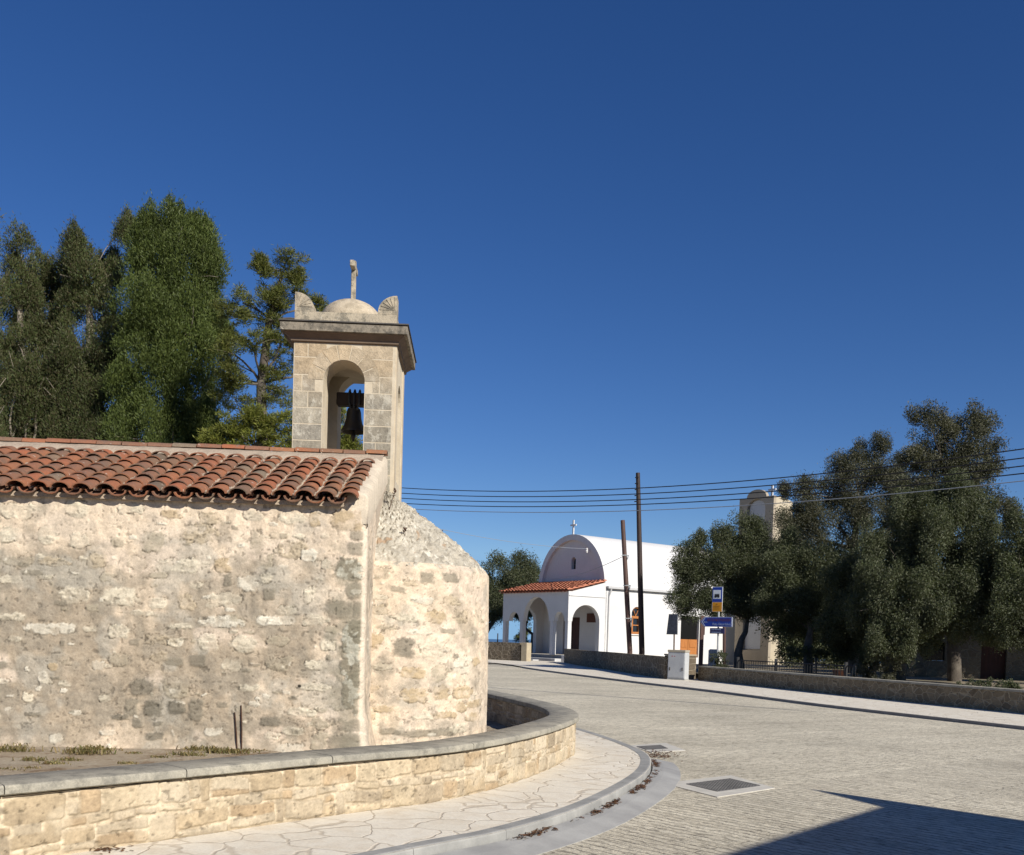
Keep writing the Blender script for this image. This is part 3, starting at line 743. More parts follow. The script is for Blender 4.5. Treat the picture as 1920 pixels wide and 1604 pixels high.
for sgn in (1,):
    a = L(-.1-9.2, 0, EZ-.02); 
    m.add([L(-9.3, -.06, EZ-.028), L(-.21, -.06, EZ-.028), L(-.21, HW, RZ-.005), L(-9.3, HW, RZ-.005), L(-9.3, -.06, EZ-.07), L(-.21, -.06, EZ-.07), L(-.21, HW, RZ-.05), L(-9.3, HW, RZ-.05)],
          [(0, 1, 2, 3), (7, 6, 5, 4), (0, 4, 5, 1), (1, 5, 6, 2), (3, 7, 4, 0)])
    m.add([L(-9.3, 2*HW+.06, EZ-.028), L(-.21, 2*HW+.06, EZ-.028), L(-.21, HW, RZ-.006), L(-9.3, HW, RZ-.006)], [(0, 1, 2, 3)])
rf = random.Random(12)
for c in range(31):
    for sx in (-.094, .094):
        pts = []; rs = []
        for k in range(64):
            f = .07+k/63*(sl_len+ov-.42); pts.append(L(-.165-wd+c*.203, 0, EZ-.02)-SL*ov+SL*f+U*(sx+rf.uniform(-.006, .006))+SN*(.062+rf.uniform(-.012, .012))); rs.append(max(.002, rf.gauss(.012, .007)))
        m.tube(pts, rs, 5)
m.build('mortar_bed', M['mortar'], roof)
# rough mortar band below the ridge
nu = 420; us = np.linspace(-9.3, -.02, nu); cs = [(-.36, .0), (-.30, .085), (-.16, .122), (-.09, .125), (.09, .125), (.2, .05), (.3, -.02)]
Pm = np.zeros((nu, len(cs), 3))
for k, (dv, dz) in enumerate(cs):
    wob = .02*(fbm(us*9, us*0+k*3.3, 60)-.5)
    zb = RZ-abs(dv)*((RZ-EZ)/HW)
    for i in range(nu): Pm[i, k] = L(us[i], HW+dv+wob[i], zb+dz*.62+wob[i]*.6+.012)
ridge_bed = sheet('ridge_mortar', Pm, M['mortar'], roof)
m = MB(); u_ = -9.2; rr = random.Random(9)
while u_ < -.1:
    ln = rr.uniform(.255, .285)
    barrel(m, L(u_, HW+rr.uniform(-.008, .008), RZ+.068+rr.uniform(-.006, .008)), U, ZZ, -VV, .085, .078, min(ln, .02-u_)-.012, .016, True, 7)
    u_ += ln
m.build('ridge_tiles', M['tile'], roof, True)
# plastered verge of the gable
ng = 91; tv = np.r_[-.004, np.linspace(-.004, HW, ng-1)]; prof = [(-.24, .02), (-.19, .06), (-.09, .075), (-.02, .06), (.012, .02), (.014, -.25)]
Pv = np.zeros((ng, len(prof), 3)); cv = np.zeros((ng, len(prof), 3))
for i, v in enumerate(tv):
    for k, (du, dz) in enumerate(prof):
        w = .018*(float(fbm(np.array(v*8.), np.array(k*2.1), 71))-.5)
        vv = max(v, .0) if k == 5 else v
        Pv[i, k] = L(du+(w if i else 0), max(v, -.004)+(w*.5 if i == 1 else 0), (EZ-.22 if i == 0 else EZ+v*(RZ-EZ)/HW+dz*(1-.35*(i == 1))+w))
Q = lerp((.56, .48, .37), (.62, .53, .41), fbm(tv[:, None]*6+0*Pv[..., 0], np.arange(len(prof))[None, :]*.7+0*Pv[..., 0], 72))
gc_n = .8+.4*fbm(tv[:, None]*25+0*Pv[..., 0], np.arange(len(prof))[None, :]*3.7+0*Pv[..., 0], 73); sheet('gable_coping', Pv, M['plaster'], church, Q*gc_n[..., None])
# apse
AR = 1.205; AC = (0.0, HW)      # centre on the gable
psi = np.arange(-math.pi/2, math.pi/2+.003, .0075); za = np.arange(.05, 2.36, .0085)
Ps, Za = np.meshgrid(psi, za, indexing='ij')
CXW = L(AC[0], AC[1], 0)
def apse_st(px, py, w, h, t):
    p = at(px, py, 10.4)
    for _ in range(6):
        cx = min(.98, max(-.98, (p-CXW).dot(U)/AR)); ps = -math.acos(cx); p = at(px, py, (CXW+U*AR*math.cos(ps)+VV*AR*math.sin(ps)).y)
    D = p.y; fs = max(.25, abs(math.sin(ps)))
    return (ps*AR, p.z, w/2*D/FPX/fs, h/2*D/FPX, t)
ast = parse(APSE, apse_st)
ba = -.085+.0*Za+.08*sst(.62, .45, Za)+.05*sst(2.15, 2.3, Za)
ca, ha = paint_wall(Ps*AR, Za, ast, 202, ba, 60)
ro = AR+ha*.012+.02*(fbm(Ps*1.5, Za*1.5, 8)-.5)-.04*sst(2.26, 2.36, Za)**2-.012*(Za-1.3)
P = np.array(CXW)[None, None]+np.array(U)*(ro*np.cos(Ps))[..., None]+np.array(VV)*(ro*np.sin(Ps))[..., None]+np.array(ZZ)*Za[..., None]
apse = sheet('apse', P, M['plaster'], church, ca)
# apse roof: rough half cone of stone chips
nr = 150; tr = np.linspace(0, 1, nr); ps2 = np.arange(-math.pi/2-.1, math.pi/2+.1, .009)
T, A = np.meshgrid(tr, ps2, indexing='ij')
rad = (AR-.02)*(1-T); xs = rad*np.cos(A); ys = rad*np.sin(A)
chip = fbm(xs*15, ys*15+T*20, 80, 4); ch2 = fbm(A*14, T*26, 81, 3); big = fbm(xs*5, ys*5, 82)
blk = fbm(A*34+3*ch2, T*40+2*chip, 85, 2)
hz = 2.335+T*.88+.05*np.sin(T*math.pi)-.03*(1-T)**8
hr = .03*(chip-.5)+.05*(blk-.5)+.025*(big-.5)
cc = lerp((.40, .36, .29), (.50, .455, .37), sst(.35, .65, chip)); cc = lerp(cc, (.22, .195, .155), sst(.56, .70, ch2*.5+blk*.5)*.75)
cc = lerp(cc, (.60, .56, .47), sst(.60, .7, fbm(A*30, T*34, 83, 3))); cc = lerp(cc, (.36, .33, .27), sst(.5, .7, big)*.5)
cc = lerp(cc, (.34, .19, .09), sst(.72, .8, fbm(A*6, T*8, 84, 3))*.6)
P = np.array(CXW)[None, None]+np.array(U)*(xs+hr*.6*np.cos(A))[..., None]+np.array(VV)*(ys+hr*.6*np.sin(A))[..., None]+np.array(ZZ)*(hz+hr)[..., None]
sheet('apse_roof', P, M['rubble'], apse, cc)

# bell tower standing on the ridge and gable
TV0, TW, TD = HW+.18, 1.165, 1.25
tu1 = (at(738.5, 800, 11.45)-O).dot(U); tu0 = tu1-TW; tc = (tu0+tu1)/2
TZ0, TZ1 = 2.5, 4.93
FT = .40
m = MB()
ow, oz, os_ = .475, 3.3, 4.50
oc = tc-.005
hole = arch(oc, ow, oz, os_, ow/2, 18)
m.plate([[(tu0, TZ0), (tu1, TZ0), (tu1, TZ1), (tu0, TZ1)], hole[::-1]], FT, L(0, TV0, 0), U, ZZ, VV)
bl_ = (at(635, 800, 12.5)-O).dot(U); bhole = arch(bl_+.29, .58, oz, 4.53, .29, 18)
m.plate([[(tu0, TZ0), (tu1, TZ0), (tu1, TZ1), (tu0, TZ1)], bhole[::-1]], .32, L(0, TV0+TD-.32, 0), U, ZZ, VV)
md = TD-FT-.32
sh = arch(TV0+FT+md/2, .42, 3.45, 4.42, .21, 12)
m.plate([[(TV0+FT, TZ0), (TV0+FT+md, TZ0), (TV0+FT+md, TZ1), (TV0+FT, TZ1)], sh[::-1]], .2, L(tu1-.002, 0, 0), VV, ZZ, -U)
m.plate([[(TV0+FT, TZ0), (TV0+FT+md, TZ0), (TV0+FT+md, TZ1), (TV0+FT, TZ1)]], .2, L(tu0, 0, 0), VV, ZZ, U)
m.add([L(tu0+.02, TV0+.02, TZ1-.15), L(tu1-.04, TV0+.02, TZ1-.15), L(tu1-.04, TV0+TD-.02, TZ1-.15), L(tu0+.02, TV0+TD-.02, TZ1-.15)], [(0, 1, 2, 3)])
tower = m.build('bell_tower', mottled('cream_pointing_stone', (.62, .54, .41), (.52, .44, .32), 4, .9, .35, .01, 30), church)
m = MB()   # dressed blocks 5 mm proud of the joints
r = random.Random(4); z = TZ0; rowi = 0
ax = (U, VV, ZZ)
AO = .43   # outer radius of arch ring
while z < TZ1-.02:
    h = .187 if z < 4.4 else .2
    h = min(h, TZ1-z)
    def blk_row(a, b):
        parts = [(a, b)]
        if r.random() < .55: f = r.uniform(.35, .6); parts = [(a, a+(b-a)*f), (a+(b-a)*f, b)]
        for p, q in parts:
            if q-p > .04: m.box(L((p+q)/2, TV0+.0155, z+h/2), (q-p-.010, .036, h-.010), ax, .003)
    if z+h < os_-.05:
        if z+h > oz: blk_row(tu0+.003, oc-ow/2-.002); blk_row(oc+ow/2+.004, tu1-.028)
        else: blk_row(tu0+.003, tc); blk_row(tc, tu1-.028)
    else:
        zm = z+h/2-os_; zt = max(abs(zm)-h/2, 0)
        rm_ = .325; hwid = math.sqrt(max(rm_**2-zt**2, 0)) if zt < rm_ else 0
        if hwid > .06: blk_row(tu0+.003, oc-hwid+.0); blk_row(oc+hwid, tu1-.028)
        else: blk_row(tu0+.003, tc-.1); blk_row(tc-.1, tu1-.028)
    z += h
m.build('block_facing', M['tstone'], tower)
m = MB(); nv = 7
for k in range(nv):
    a0 = math.pi*k/nv+.02; a1 = math.pi*(k+1)/nv-.02; pts = []
    for i in range(6): a = a0+(a1-a0)*i/5; pts.append((oc+math.cos(a)*(ow/2+.001), os_+math.sin(a)*(ow/2+.001)))
    for i in range(6): a = a1+(a0-a1)*i/5; pts.append((oc+math.cos(a)*(AO-.02), os_+math.sin(a)*(AO-.02)))
    m.plate([pts], .03, L(0, TV0-.005, 0), U, ZZ, VV)
m.build('arch_ring', M['tstone'], tower)
m = MB()   # lower right jamb strip and side panels
m.box(L(tu1-.004, TV0+.11, (TZ0+TZ1)/2), (.03, .21, TZ1-TZ0-.01), ax, .006)
m.box(L(tu1-.004, TV0+TD-.11, (TZ0+TZ1)/2), (.03, .21, TZ1-TZ0-.01), ax, .006)
m.build('corner_pilaster', M['creamstone'], tower)
def sq(d, z): return [L(tu0-d, TV0-d, z), L(tu1+d, TV0-d, z), L(tu1+d, TV0+TD+d, z), L(tu0-d, TV0+TD+d, z)]
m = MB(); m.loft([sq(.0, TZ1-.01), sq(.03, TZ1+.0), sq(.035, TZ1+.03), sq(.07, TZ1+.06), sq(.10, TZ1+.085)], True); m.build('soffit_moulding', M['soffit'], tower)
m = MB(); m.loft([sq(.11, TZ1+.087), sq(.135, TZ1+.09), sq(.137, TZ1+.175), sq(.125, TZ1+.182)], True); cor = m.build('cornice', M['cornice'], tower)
m = MB(); m.loft([sq(.145, TZ1+.185), sq(.152, TZ1+.19), sq(.15, TZ1+.203), sq(-.05, TZ1+.215)], True); m.build('cornice_slate', mottled('dark_slate', (.10, .09, .08), (.07, .065, .06), 8), tower)
PZ = TZ1+.21
m = MB(); pi_ = .0
x0, x1 = tu0+.0, tu1-.0
m.loft([sq(0.0, PZ), sq(0.0, PZ+.135)], True)
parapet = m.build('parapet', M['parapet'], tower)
def horn(uc, sgn, vc):
    m = MB(); w = .22; base = PZ+.137
    pts = [(0, base), (w, base), (w, base+.03)]
    for i in range(9): a = math.pi/2*i/8; pts.append((w*math.cos(a)*.98, base+.03+.185*math.sin(a)))
    pts = [(uc+sgn*x, z) for x, z in pts]
    if sgn < 0: pts = pts[::-1]
    m.plate([pts], .2, L(0, vc, 0), U, ZZ, VV)
    h = m.build('corner_horn', M['parapet'], tower)
    g = MB()   # carved fan ribs
    for k in range(6):
        a = math.pi/2*(k+.5)/6; p0 = (uc+sgn*.03, base+.05); p1 = (uc+sgn*w*.9*math.cos(a), base+.03+.17*math.sin(a))
        g.tube([L(p0[0], vc-.002, p0[1]), L(p1[0], vc-.002, p1[1])], [.003, .006], 5)
    g.build('carved_rib', M['parapet'], h)
horn(tu0, 1, TV0+.001); horn(tu1, -1, TV0+.001); horn(tu0, 1, TV0+TD-.201); horn(tu1, -1, TV0+TD-.201)
m = MB(); dc = L(tc-.02, TV0+TD/2, PZ+.14)
m.lathe([(.37, -.02), (.37, .09)]+[(.37*math.cos(a), .09+.25*math.sin(a)**1.1) for a in np.linspace(.05, 1.5, 12)]+[(.03, .345), (0.001, .35)], dc, 32)
m.build('dome', M['dome'], tower, True)
m = MB(); cz = dc.z+.33; cc_ = L(tc, TV0+TD/2, 0)
def cx(dv, z): return cc_+VV*dv+ZZ*z
m.box(cx(0, cz+.235), (.054, .07, .49), ax, .006)
m.box(cx(0, cz+.40), (.055, .36, .07), ax, .006)
m.build('cross', M['parapet'], tower)

# bell
bell = thing('church_bell', 'dark bronze bell hanging from a beam in the tower arch of the old stone church', 'bell', L(oc, TV0+.62, 3.5))
bz = 4.43
m = MB(); m.box(L(oc+.12, TV0+.62, bz), (.56, .14, .15), ax, .01); m.build('headstock', M['darkwood'], bell)
m = MB(); bc = L(oc+.045, TV0+.62, bz-.085)
m.lathe([(.0, 0), (.045, -.002), (.074, -.02), (.086, -.06), (.094, -.14), (.108, -.2), (.132, -.25), (.148, -.285), (.152, -.305), (.136, -.30), (.10, -.2), (.08, -.06), (.0, -.03)], bc, 32)
m.build('bell_body', M['bronze'], bell, True)
m = MB(); m.lathe([(.0, 0), (.012, -.1), (.014, -.3), (.03, -.34), (.03, -.365), (.014, -.39), (.012, -.41), (0, -.42)], bc+ZZ*.0, 12); m.build('clapper', M['bronze'], bell, True)
m = MB()
for k in (-1, 0, 1):
    p = oc+.055+k*.06
    m.tube([L(p*.5+(oc+.045)*.5, TV0+.56, bz-.14), L(p, TV0+.535, bz-.05), L(p, TV0+.535, bz+.07), L(p, TV0+.60, bz+.115), L(p, TV0+.7, bz+.07), L(p, TV0+.7, bz-.05)], .013, 6)
m.build('strap', M['blackmetal'], bell, True)

# ------------------------------------------------------------------ iron rods, weeds, litter at the old church
for (x0, y0, x1, y1, lab) in ((452, 1418, 452, 1323, 'taller rusty iron rod standing in the soil by the old church wall'), (444, 1418, 440, 1336, 'shorter bent rusty iron rod standing in the soil by the old church wall')):
    u_ = (at(x0, 1400, 9.3)-O).dot(U); a = L(u_, -.03, .42); b = at(x1, y1, a.y+.01); mid = (a+b)/2+Vector((.004, 0, 0))
    m = MB(); m.tube([a-ZZ*.1, a, mid, b], .0065, 8); tag(m.build('iron_rod', M['rust'], None, True), lab, 'iron rod', 'rusty rods by the church wall')
def blades(name, spots, mat, lab, cat, n, hmax, spread, wd=.006, kind='stuff'):
    V = []; F = []
    for (c, sc) in spots:
        for _ in range(int(n*sc)):
            p = np.array(c)+np.array([random.gauss(0, spread*sc), random.gauss(0, spread*.5*sc), 0])
            a = random.uniform(0, 6.28); h = hmax*sc*random.uniform(.25, 1); le = random.uniform(.3, 1.2)*h
            d = np.array([math.cos(a), math.sin(a), 0]); s_ = np.array([-d[1], d[0], 0])*wd*random.uniform(.5, 1.3)
            b = len(V); V += [p-s_, p+s_, p+d*le*.4+s_*.8+[0, 0, h*.6], p+d*le*.4-s_*.8+[0, 0, h*.6], p+d*le+[0, 0, h*.8]]
            F += [(b, b+1, b+2, b+3), (b+3, b+2, b+4, b+4)]
    me = bpy.data.meshes.new(name); me.from_pydata([tuple(v) for v in V], [], [f if f[2] != f[3] else f[:3] for f in F]); me.update()
    o = link_mesh(name, me, mat); return tag(o, lab, cat, None, kind)
sp = [((*gnd(px, py, .455)[:2], .45), s) for px, py, s in ((20, 1408, 1.1), (35, 1398, .8), (60, 1425, .7), (100, 1432, .6), (160, 1412, 1.2), (180, 1405, .9), (300, 1420, .5), (380, 1408, 1.2), (410, 1412, 1.0), (350, 1416, .8), (440, 1412, 1.), (470, 1410, .8), (490, 1405, .6), (240, 1432, .5), (60, 1442, .5), (10, 1445, .6), (130, 1425, .6), (520, 1403, .4), (250, 1412, .4))]
sp += [((*p, .16), s) for p, s in (((-.12, 11.6), 1.2), ((-.2, 11.0), .8), ((.05, 12.2), 1.0), ((.1, 13.2), 1), ((-.1, 14), .9))]
blades('dry_grass', sp, M['leaf_dry'], 'tufts of dry grass on the soil between church wall and low wall', 'dry grass', 160, .07, .09)
lv = []; 
def litter(spots, nm, lab):
    V = []; F = []
    for (x, y, z, sx, sy, n) in spots:
        for _ in range(n):
            p = np.array([x+random.gauss(0, sx), y+random.gauss(0, sy), z+.004+random.random()*.015]); a = random.uniform(0, 6.28); l = random.uniform(.012, .03)
            d = np.array([math.cos(a), math.sin(a), random.uniform(-.3, .3)])*l; s_ = np.array([-d[1], d[0], random.uniform(-.01, .01)])*.45
            b = len(V); V += [p-d, p+s_, p+d, p-s_]; F.append((b, b+1, b+2, b+3))
    o = np_mesh(nm, V, F, M['leaf_litter']); return tag(o, lab, 'leaf litter', None, 'stuff')
sps = []
rl = random.Random(21); ko = offs(KERB, .06)
for i in range(0, len(ko), 2):
    x, y = ko[i]
    if not (4.5 < y < 14.2): continue
    dens_ = float(fbm(np.array(i*.09), np.array(3.1), 41, 3)); n = int(max(0, dens_-.5)*150*rl.uniform(.2, 1))
    if n: sps.append((x, y, .05, .025, .03, n))
for px, py, n, sd in ((1225, 1418, 150, .12), (1235, 1412, 130, .16), (1250, 1420, 60, .14)):
    p = gnd(px, py, .01); sps.append((p.x, p.y, .008, sd, sd, n))
p = gnd(200, 1592, .13); sps.append((p.x, p.y, .125, .09, .05, 60))
litter(sps, 'leaf_litter', 'brown fallen leaves gathered along the kerb gutter')

# ------------------------------------------------------------------ drain covers
def cover(name, lab, outer, inner, bars):
    c = sum(outer, Vector())/4; t = thing(name, lab, 'drain cover', (c.x, c.y, 0))
    m = MB(); l1 = [(p.x, p.y) for p in outer]; l2 = [(p.x, p.y) for p in inner]
    ex, ey, ez = Vector((1, 0, 0)), Vector((0, 1, 0)), Vector((0, 0, 1))
    m.plate([l1, l2[::-1]], .03, (0, 0, -.022), ex, ey, ez); m.build('surround', M['frame'], t)
    m = MB(); m.add([(p.x, p.y, -.0+.001) for p in inner], [(0, 1, 2, 3)]); m.build('pit', M['black'], t)
    m = MB()
    a, b, cc, d = inner
    for k in range(bars+1):
        f = k/bars
        m.tube([a.lerp(b, f)+ez*.004, d.lerp(cc, f)+ez*.004], .011, 4); m.tube([a.lerp(d, f)+ez*.0045, b.lerp(cc, f)+ez*.0045], .011, 4)
    m.build('grate', M['castiron'], t)
cover('drain_cover', 'square cast iron drain grate in a pale concrete surround out on the road', [gnd(*p) for p in ((1243, 1470), (1345, 1496), (1453, 1479), (1370, 1455))], [gnd(*p) for p in ((1287, 1472), (1345, 1486), (1425, 1475), (1368, 1462))], 13)
cover('drain_cover', 'small kerbside gully grate with leaves beside the curved pavement', [gnd(*p) for p in ((1180, 1399), (1222, 1412), (1285, 1408), (1248, 1394))], [gnd(*p) for p in ((1194, 1401.5), (1212, 1407.5), (1252, 1405), (1238, 1398.5))], 12)

# ------------------------------------------------------------------ far pavement, kerb, walls
FK = catmull([(-.2, 57.5), (.74, 53.1), (2.12, 47.35), (4.94, 37.96), (6.84, 32.34), (8.54, 26.23), (10.75, 20.63), (13.2, 15)], .1)
WB = [(3.45, 66), (4.2, 58), (5.25, 51.1), (6.45, 41.2)]
WC = [(7.85, 41.6), (9.2, 36.8), (10.5, 32.3), (12.0, 27.6), (12.95, 24.8), (15.5, 17.5)]
WCP = catmull(WC, .1)
fp = [tuple(p) for p in FK[::4]]+[(16.5, 16), (16, 20), (13.6, 25.2), (11, 33), (9, 43), (7.5, 50), (5, 68), (-8, 74), (-8, 66), (-1, 60)]
poly('pavement', fp, .066, M['flags'])
tag(ribbon('kerb', FK[FK[:, 1] < 53.4], 0, .14, [(0, -.02), (0, .058), (.3, .072), (1, .072), (1, -.02)], mottled('dark_kerb_stone', (.30, .285, .27), (.22, .21, .2), 4), None, 60), kind='structure')
def path_wall(t, pts, nm, z0, z1, th, mat, coping=None):
    P2 = catmull(pts, .25); N2 = normals2(P2); rings = []
    for p, n in zip(P2, N2): rings.append([Vector((*(p+n*d), z)) for d, z in ((0, z0), (0, z1), (-th, z1), (-th, z0))])
    m = MB(); m.loft(rings); m.build(nm, mat, t)
    if coping:
        m = MB(); m.loft([[Vector((*(p+n*d), z)) for d, z in ((.03, z1+.003), (.03, z1+.06), (-th-.03, z1+.06), (-th-.03, z1+.003))] for p, n in zip(P2, N2)])
        m.build('coping', coping, t)
t = thing('boundary_wall', 'dark stone boundary wall in front of the white chapel with utility poles rising behind it', 'stone wall', (5, 52, 0))
path_wall(t, [(p[0], p[1]) for p in WB[::-1]][::-1], 'masonry', .0, 1.0, .4, M['darkstone'])
def lit_cap(t, p, w, z1, nm='end_pillar'):
    m = MB(); m.box((p[0], p[1], z1/2), (w, w, z1), None, .02); return m.build(nm, M['endstone'], t)
t = thing('boundary_wall', 'short dark stone wall with a pale end pillar left of the chapel porch steps', 'stone wall', (0, 68, 0))
path_wall(t, [(-6.5, 72.5), (-2, 69.3), (.55, 67.2)], 'masonry', .0, 1.3, .4, M['darkstone'])
m = MB(); m.box((.92, 67.0, .66), (.5, .5, 1.32), (Vector((.77, -.64, 0)), Vector((.64, .77, 0)), ZZ), .02); m.build('end_pillar', M['endstone'], t)
t = thing('boundary_wall', 'long low brown stone wall with flat pale coping along the right pavement', 'stone wall', (11, 31, 0))
path_wall(t, WC, 'masonry', 0, .60, .42, M['brownstone'], M['coping'])
t = thing('boundary_wall', 'small dark stone return wall right behind the utility cabinet', 'stone wall', (7.2, 41.6, 0))
m = MB(); m.box((7.2, 42.3, .55), (1.3, .4, 1.0), (Vector((.97, .22, 0)), Vector((-.22, .97, 0)), ZZ), .02); m.build('masonry', M['darkstone'], t)
m = MB(); m.box((7.2, 42.3, 1.09), (1.34, .46, .07), (Vector((.97, .22, 0)), Vector((-.22, .97, 0)), ZZ), .01); m.build('coping', M['endstone'], t)
gp = [tuple(p) for p in (WCP-normals2(WCP)*.3)[::6]]+[(40, 14), (40, 62), (24, 74), (9.5, 60), (7.2, 52)]
poly('garden', gp, .3, mottled('dry_garden_earth', (.30, .25, .17), (.22, .185, .125), .6, .95, .6, .05, 6))

# ------------------------------------------------------------------ white chapel
CA = math.radians(38)
S_ = Vector((math.cos(CA), math.sin(CA), 0)); T_ = Vector((-math.sin(CA), math.cos(CA), 0))
C0 = Vector((3.80, 69, 0))
def K(s, t, z): return C0+S_*s+T_*t+ZZ*z
SX = (S_, T_, ZZ)
chapel = thing('white_chapel', 'white barrel vaulted chapel with arched porch and orange tiled porch roof', 'chapel', C0, 0)
W_, PD, SE = 7.5, 3.54, 18.0
FLR = .5
m = MB()   # nave walls
wz0 = (6.75, 1.1, 2.15, 3.62, .56)
side_holes = [arch(6.75, 1.1, 2.15, 3.62, .56)[::-1], [(13.65, .5), (13.65, 3.7), (11.55, 3.7), (11.55, .5)][::-1]]
m.plate([[(PD, 0), (SE, 0), (SE, 5.5), (PD, 5.5)]]+side_holes, .4, K(0, 0, 0), S_, ZZ, T_)
m.plate([[(PD, 0), (SE, 0), (SE, 5.5), (PD, 5.5)]], .4, K(0, W_, 0), S_, ZZ, -T_)
def ell(hw, rise, n=28): return [(W_/2+hw*math.cos(math.pi*i/n), 5.5+rise*math.sin(math.pi*i/n)) for i in range(n+1)]
inner = ell(3.35, 3.55)
fl = [(.4, 0), (W_-.4, 0)]+[(x, z) for x, z in ell(3.36, 3.56)][0:]
dh = [(2.85, FLR), (4.7, FLR), (4.7, 3.3), (2.85, 3.3)]
wh = arch(W_/2, .5, 6.9, 7.5, .3)
fl = [(.4, 0), (W_-.4, 0)]+ell(3.36, 3.56)
m.plate([fl, dh[::-1], wh[::-1]], .35, K(PD+.12, 0, 0), T_, ZZ, S_)
m.plate([fl], .35, K(SE-.5, 0, 0), T_, ZZ, S_)
m.plate([[(0, 0), (.41, 0), (.41, 5.5), (0, 5.5)]], .1, K(PD+.02, 0, 0), T_, ZZ, S_)
m.plate([[(W_-.41, 0), (W_, 0), (W_, 5.5), (W_-.41, 5.5)]], .1, K(PD+.02, 0, 0), T_, ZZ, S_)
m.build('wall', M['white'], chapel)
m = MB()   # vault shell
out = ell(3.76, 3.98)
m.plate([out+inner[::-1]], SE-PD+.15, K(PD-.15, 0, 0.0), T_, ZZ, S_)
vault = m.build('vault', M['white'], chapel, True)
m = MB(); m.box(K((PD+SE)/2, -.14, 5.50), (SE-PD, .26, .07), SX); m.box(K((PD+SE)/2, -.2, 5.42), (SE-PD-.02, .16, .1), SX); m.build('gutter', M['offwhite'], chapel)
m = MB(); m.tube([K(PD+.35, -.2, 5.4), K(PD+.32, -.2, 5.2), K(PD+.28, -.06, 4.8), K(PD+.28, -.06, .2)], .05, 8); m.build('downpipe', M['offwhite'], chapel)
m = MB(); m.box(K(PD, W_/2, 9.98), (.09, .12, 1.15), SX); m.box(K(PD, W_/2, 10.18), (.085, .62, .11), SX); m.build('cross', M['white'], vault)
# doors, windows
d = MB(); d.box(K(PD+.3, 3.3, 1.9), (.08, .9, 2.78), SX); d.box(K(PD+.3, 4.24, 1.9), (.08, .9, 2.78), SX); dr = d.build('door', M['door'], chapel)
for tc_ in (3.3, 4.24):
    for zc in (1.2, 2.3): d = MB(); d.box(K(PD+.245, tc_, zc), (.03, .6, .8), SX, .01); d.build('door_panel', M['door'], dr)
m = MB(); m.plate([arch(W_/2, .5, 6.9, 7.5, .3)], .05, K(PD+.42, 0, 0), T_, ZZ, S_); m.build('slit_window', M['black'], chapel)
def side_window():
    m = MB(); sc = 6.75
    o_ = arch(sc, 1.1, 2.15, 3.62, .56); i_ = arch(sc, .94, 2.25, 3.62, .47)
    m.plate([o_, i_[::-1]], .08, K(0, .1, 0), S_, ZZ, T_)
    m.box(K(sc, .14, 3.45), (1.0, .08, .1), SX); m.box(K(sc, .14, 2.82), (.6, .07, .07), SX)
    for x in (-.36, .36): m.box(K(sc+x, .13, 2.83), (.12, .1, 1.22), SX)
    m.box(K(sc, .13, 2.27), (.62, .1, .12), SX); m.box(K(sc, .13, 3.37), (.62, .1, .1), SX)
    for a in (60, 120): m.tube([K(sc, .14, 3.5), K(sc+.45*math.cos(math.radians(a)), .14, 3.5+.48*math.sin(math.radians(a)))], .03, 4)
    w = m.build('window_frame', M['orange'], chapel)
    g = MB(); g.plate([arch(sc, 1.08, 2.16, 3.62, .55)], .02, K(0, .2, 0), S_, ZZ, T_); g.build('pane', M['glass'], w)
    g = MB(); g.box(K(sc, -.05, 2.12), (1.3, .14, .08), SX); g.build('sill', M['white'], w)
side_window()
d = MB()
for k in range(2): d.box(K(12.08+k*1.04, .2, 1.2), (1.0, .1, 1.4), SX)
sd = d.build('side_door', M['orange'], chapel)
for k in range(2):
    for zc in (.9, 1.5): d = MB(); d.box(K(12.08+k*1.04, .135, zc), (.66, .04, .45), SX, .012); d.build('door_panel', M['orange'], sd)
d = MB(); d.box(K(12.6, .26, 2.8), (2.1, .06, 1.8), SX); d.build('shaded_door_top', M['black'], chapel)  # black panel: tree shade painted over the door's upper half
m = MB(); m.box(K(PD+.09, 1.55, 3.25), (.05, 1.0, .66), SX, .01); m.build('plaque', M['plaque'], chapel)
# porch
m = MB(); SPR = 2.9
cols = [(0, .38), (1.5, 2.08), (5.02, 5.5), (6.72, 7.5)]
front = [(0, SPR)]
opens = [(.38, 1.5, .66), (2.08, 5.02, 1.75), (5.5, 6.72, .66)]
for a, b, rise in opens:
    front += [(a, SPR)]+[((a+b)/2-(b-a)/2*math.cos(math.pi*i/14), SPR+rise*math.sin(math.pi*i/14)) for i in range(1, 14)]+[(b, SPR)]
front += [(W_, SPR), (W_, 5.0), (0, 5.0)]
m.plate([front], .38, K(0, 0, 0), T_, ZZ, S_)
side = [(.38, SPR)]+[(1.70-1.30*math.cos(math.pi*i/16), SPR+1.2*math.sin(math.pi*i/16)) for i in range(0, 17)]+[(3.0, 0), (PD+.02, 0), (PD+.02, 5.8), (0.38, 5.02)]
m.plate([side], .38, K(0, 0, 0), S_, ZZ, T_)
m.plate([side], .38, K(0, W_-.38, 0), S_, ZZ, T_)
m.box(K(PD/2, -.03, 4.72), (PD-.1, .06, .06), SX)
porch = m.build('porch', M['white'], chapel)
for (a, b) in cols:
    w = min(b-a, .34); c = a+w/2 if a == 0 else (b-w/2 if b == W_ else (a+b)/2)
    m = MB(); m.box(K(.19, c, (FLR+SPR)/2-.0), (.34, w, SPR-FLR+.002), SX, .02); m.build('column', M['white'], porch)
m = MB(); m.box(K(.1, .12, .25), (.6, .5, .5), SX, .02); m.build('pedestal', M['white'], porch)
m = MB(); m.box(K(PD/2+.2, W_/2, FLR/2), (PD-.1, W_-.05, FLR), SX); m.build('floor', mottled('porch_tile_floor', (.5, .47, .4), (.44, .41, .36), 1), porch)
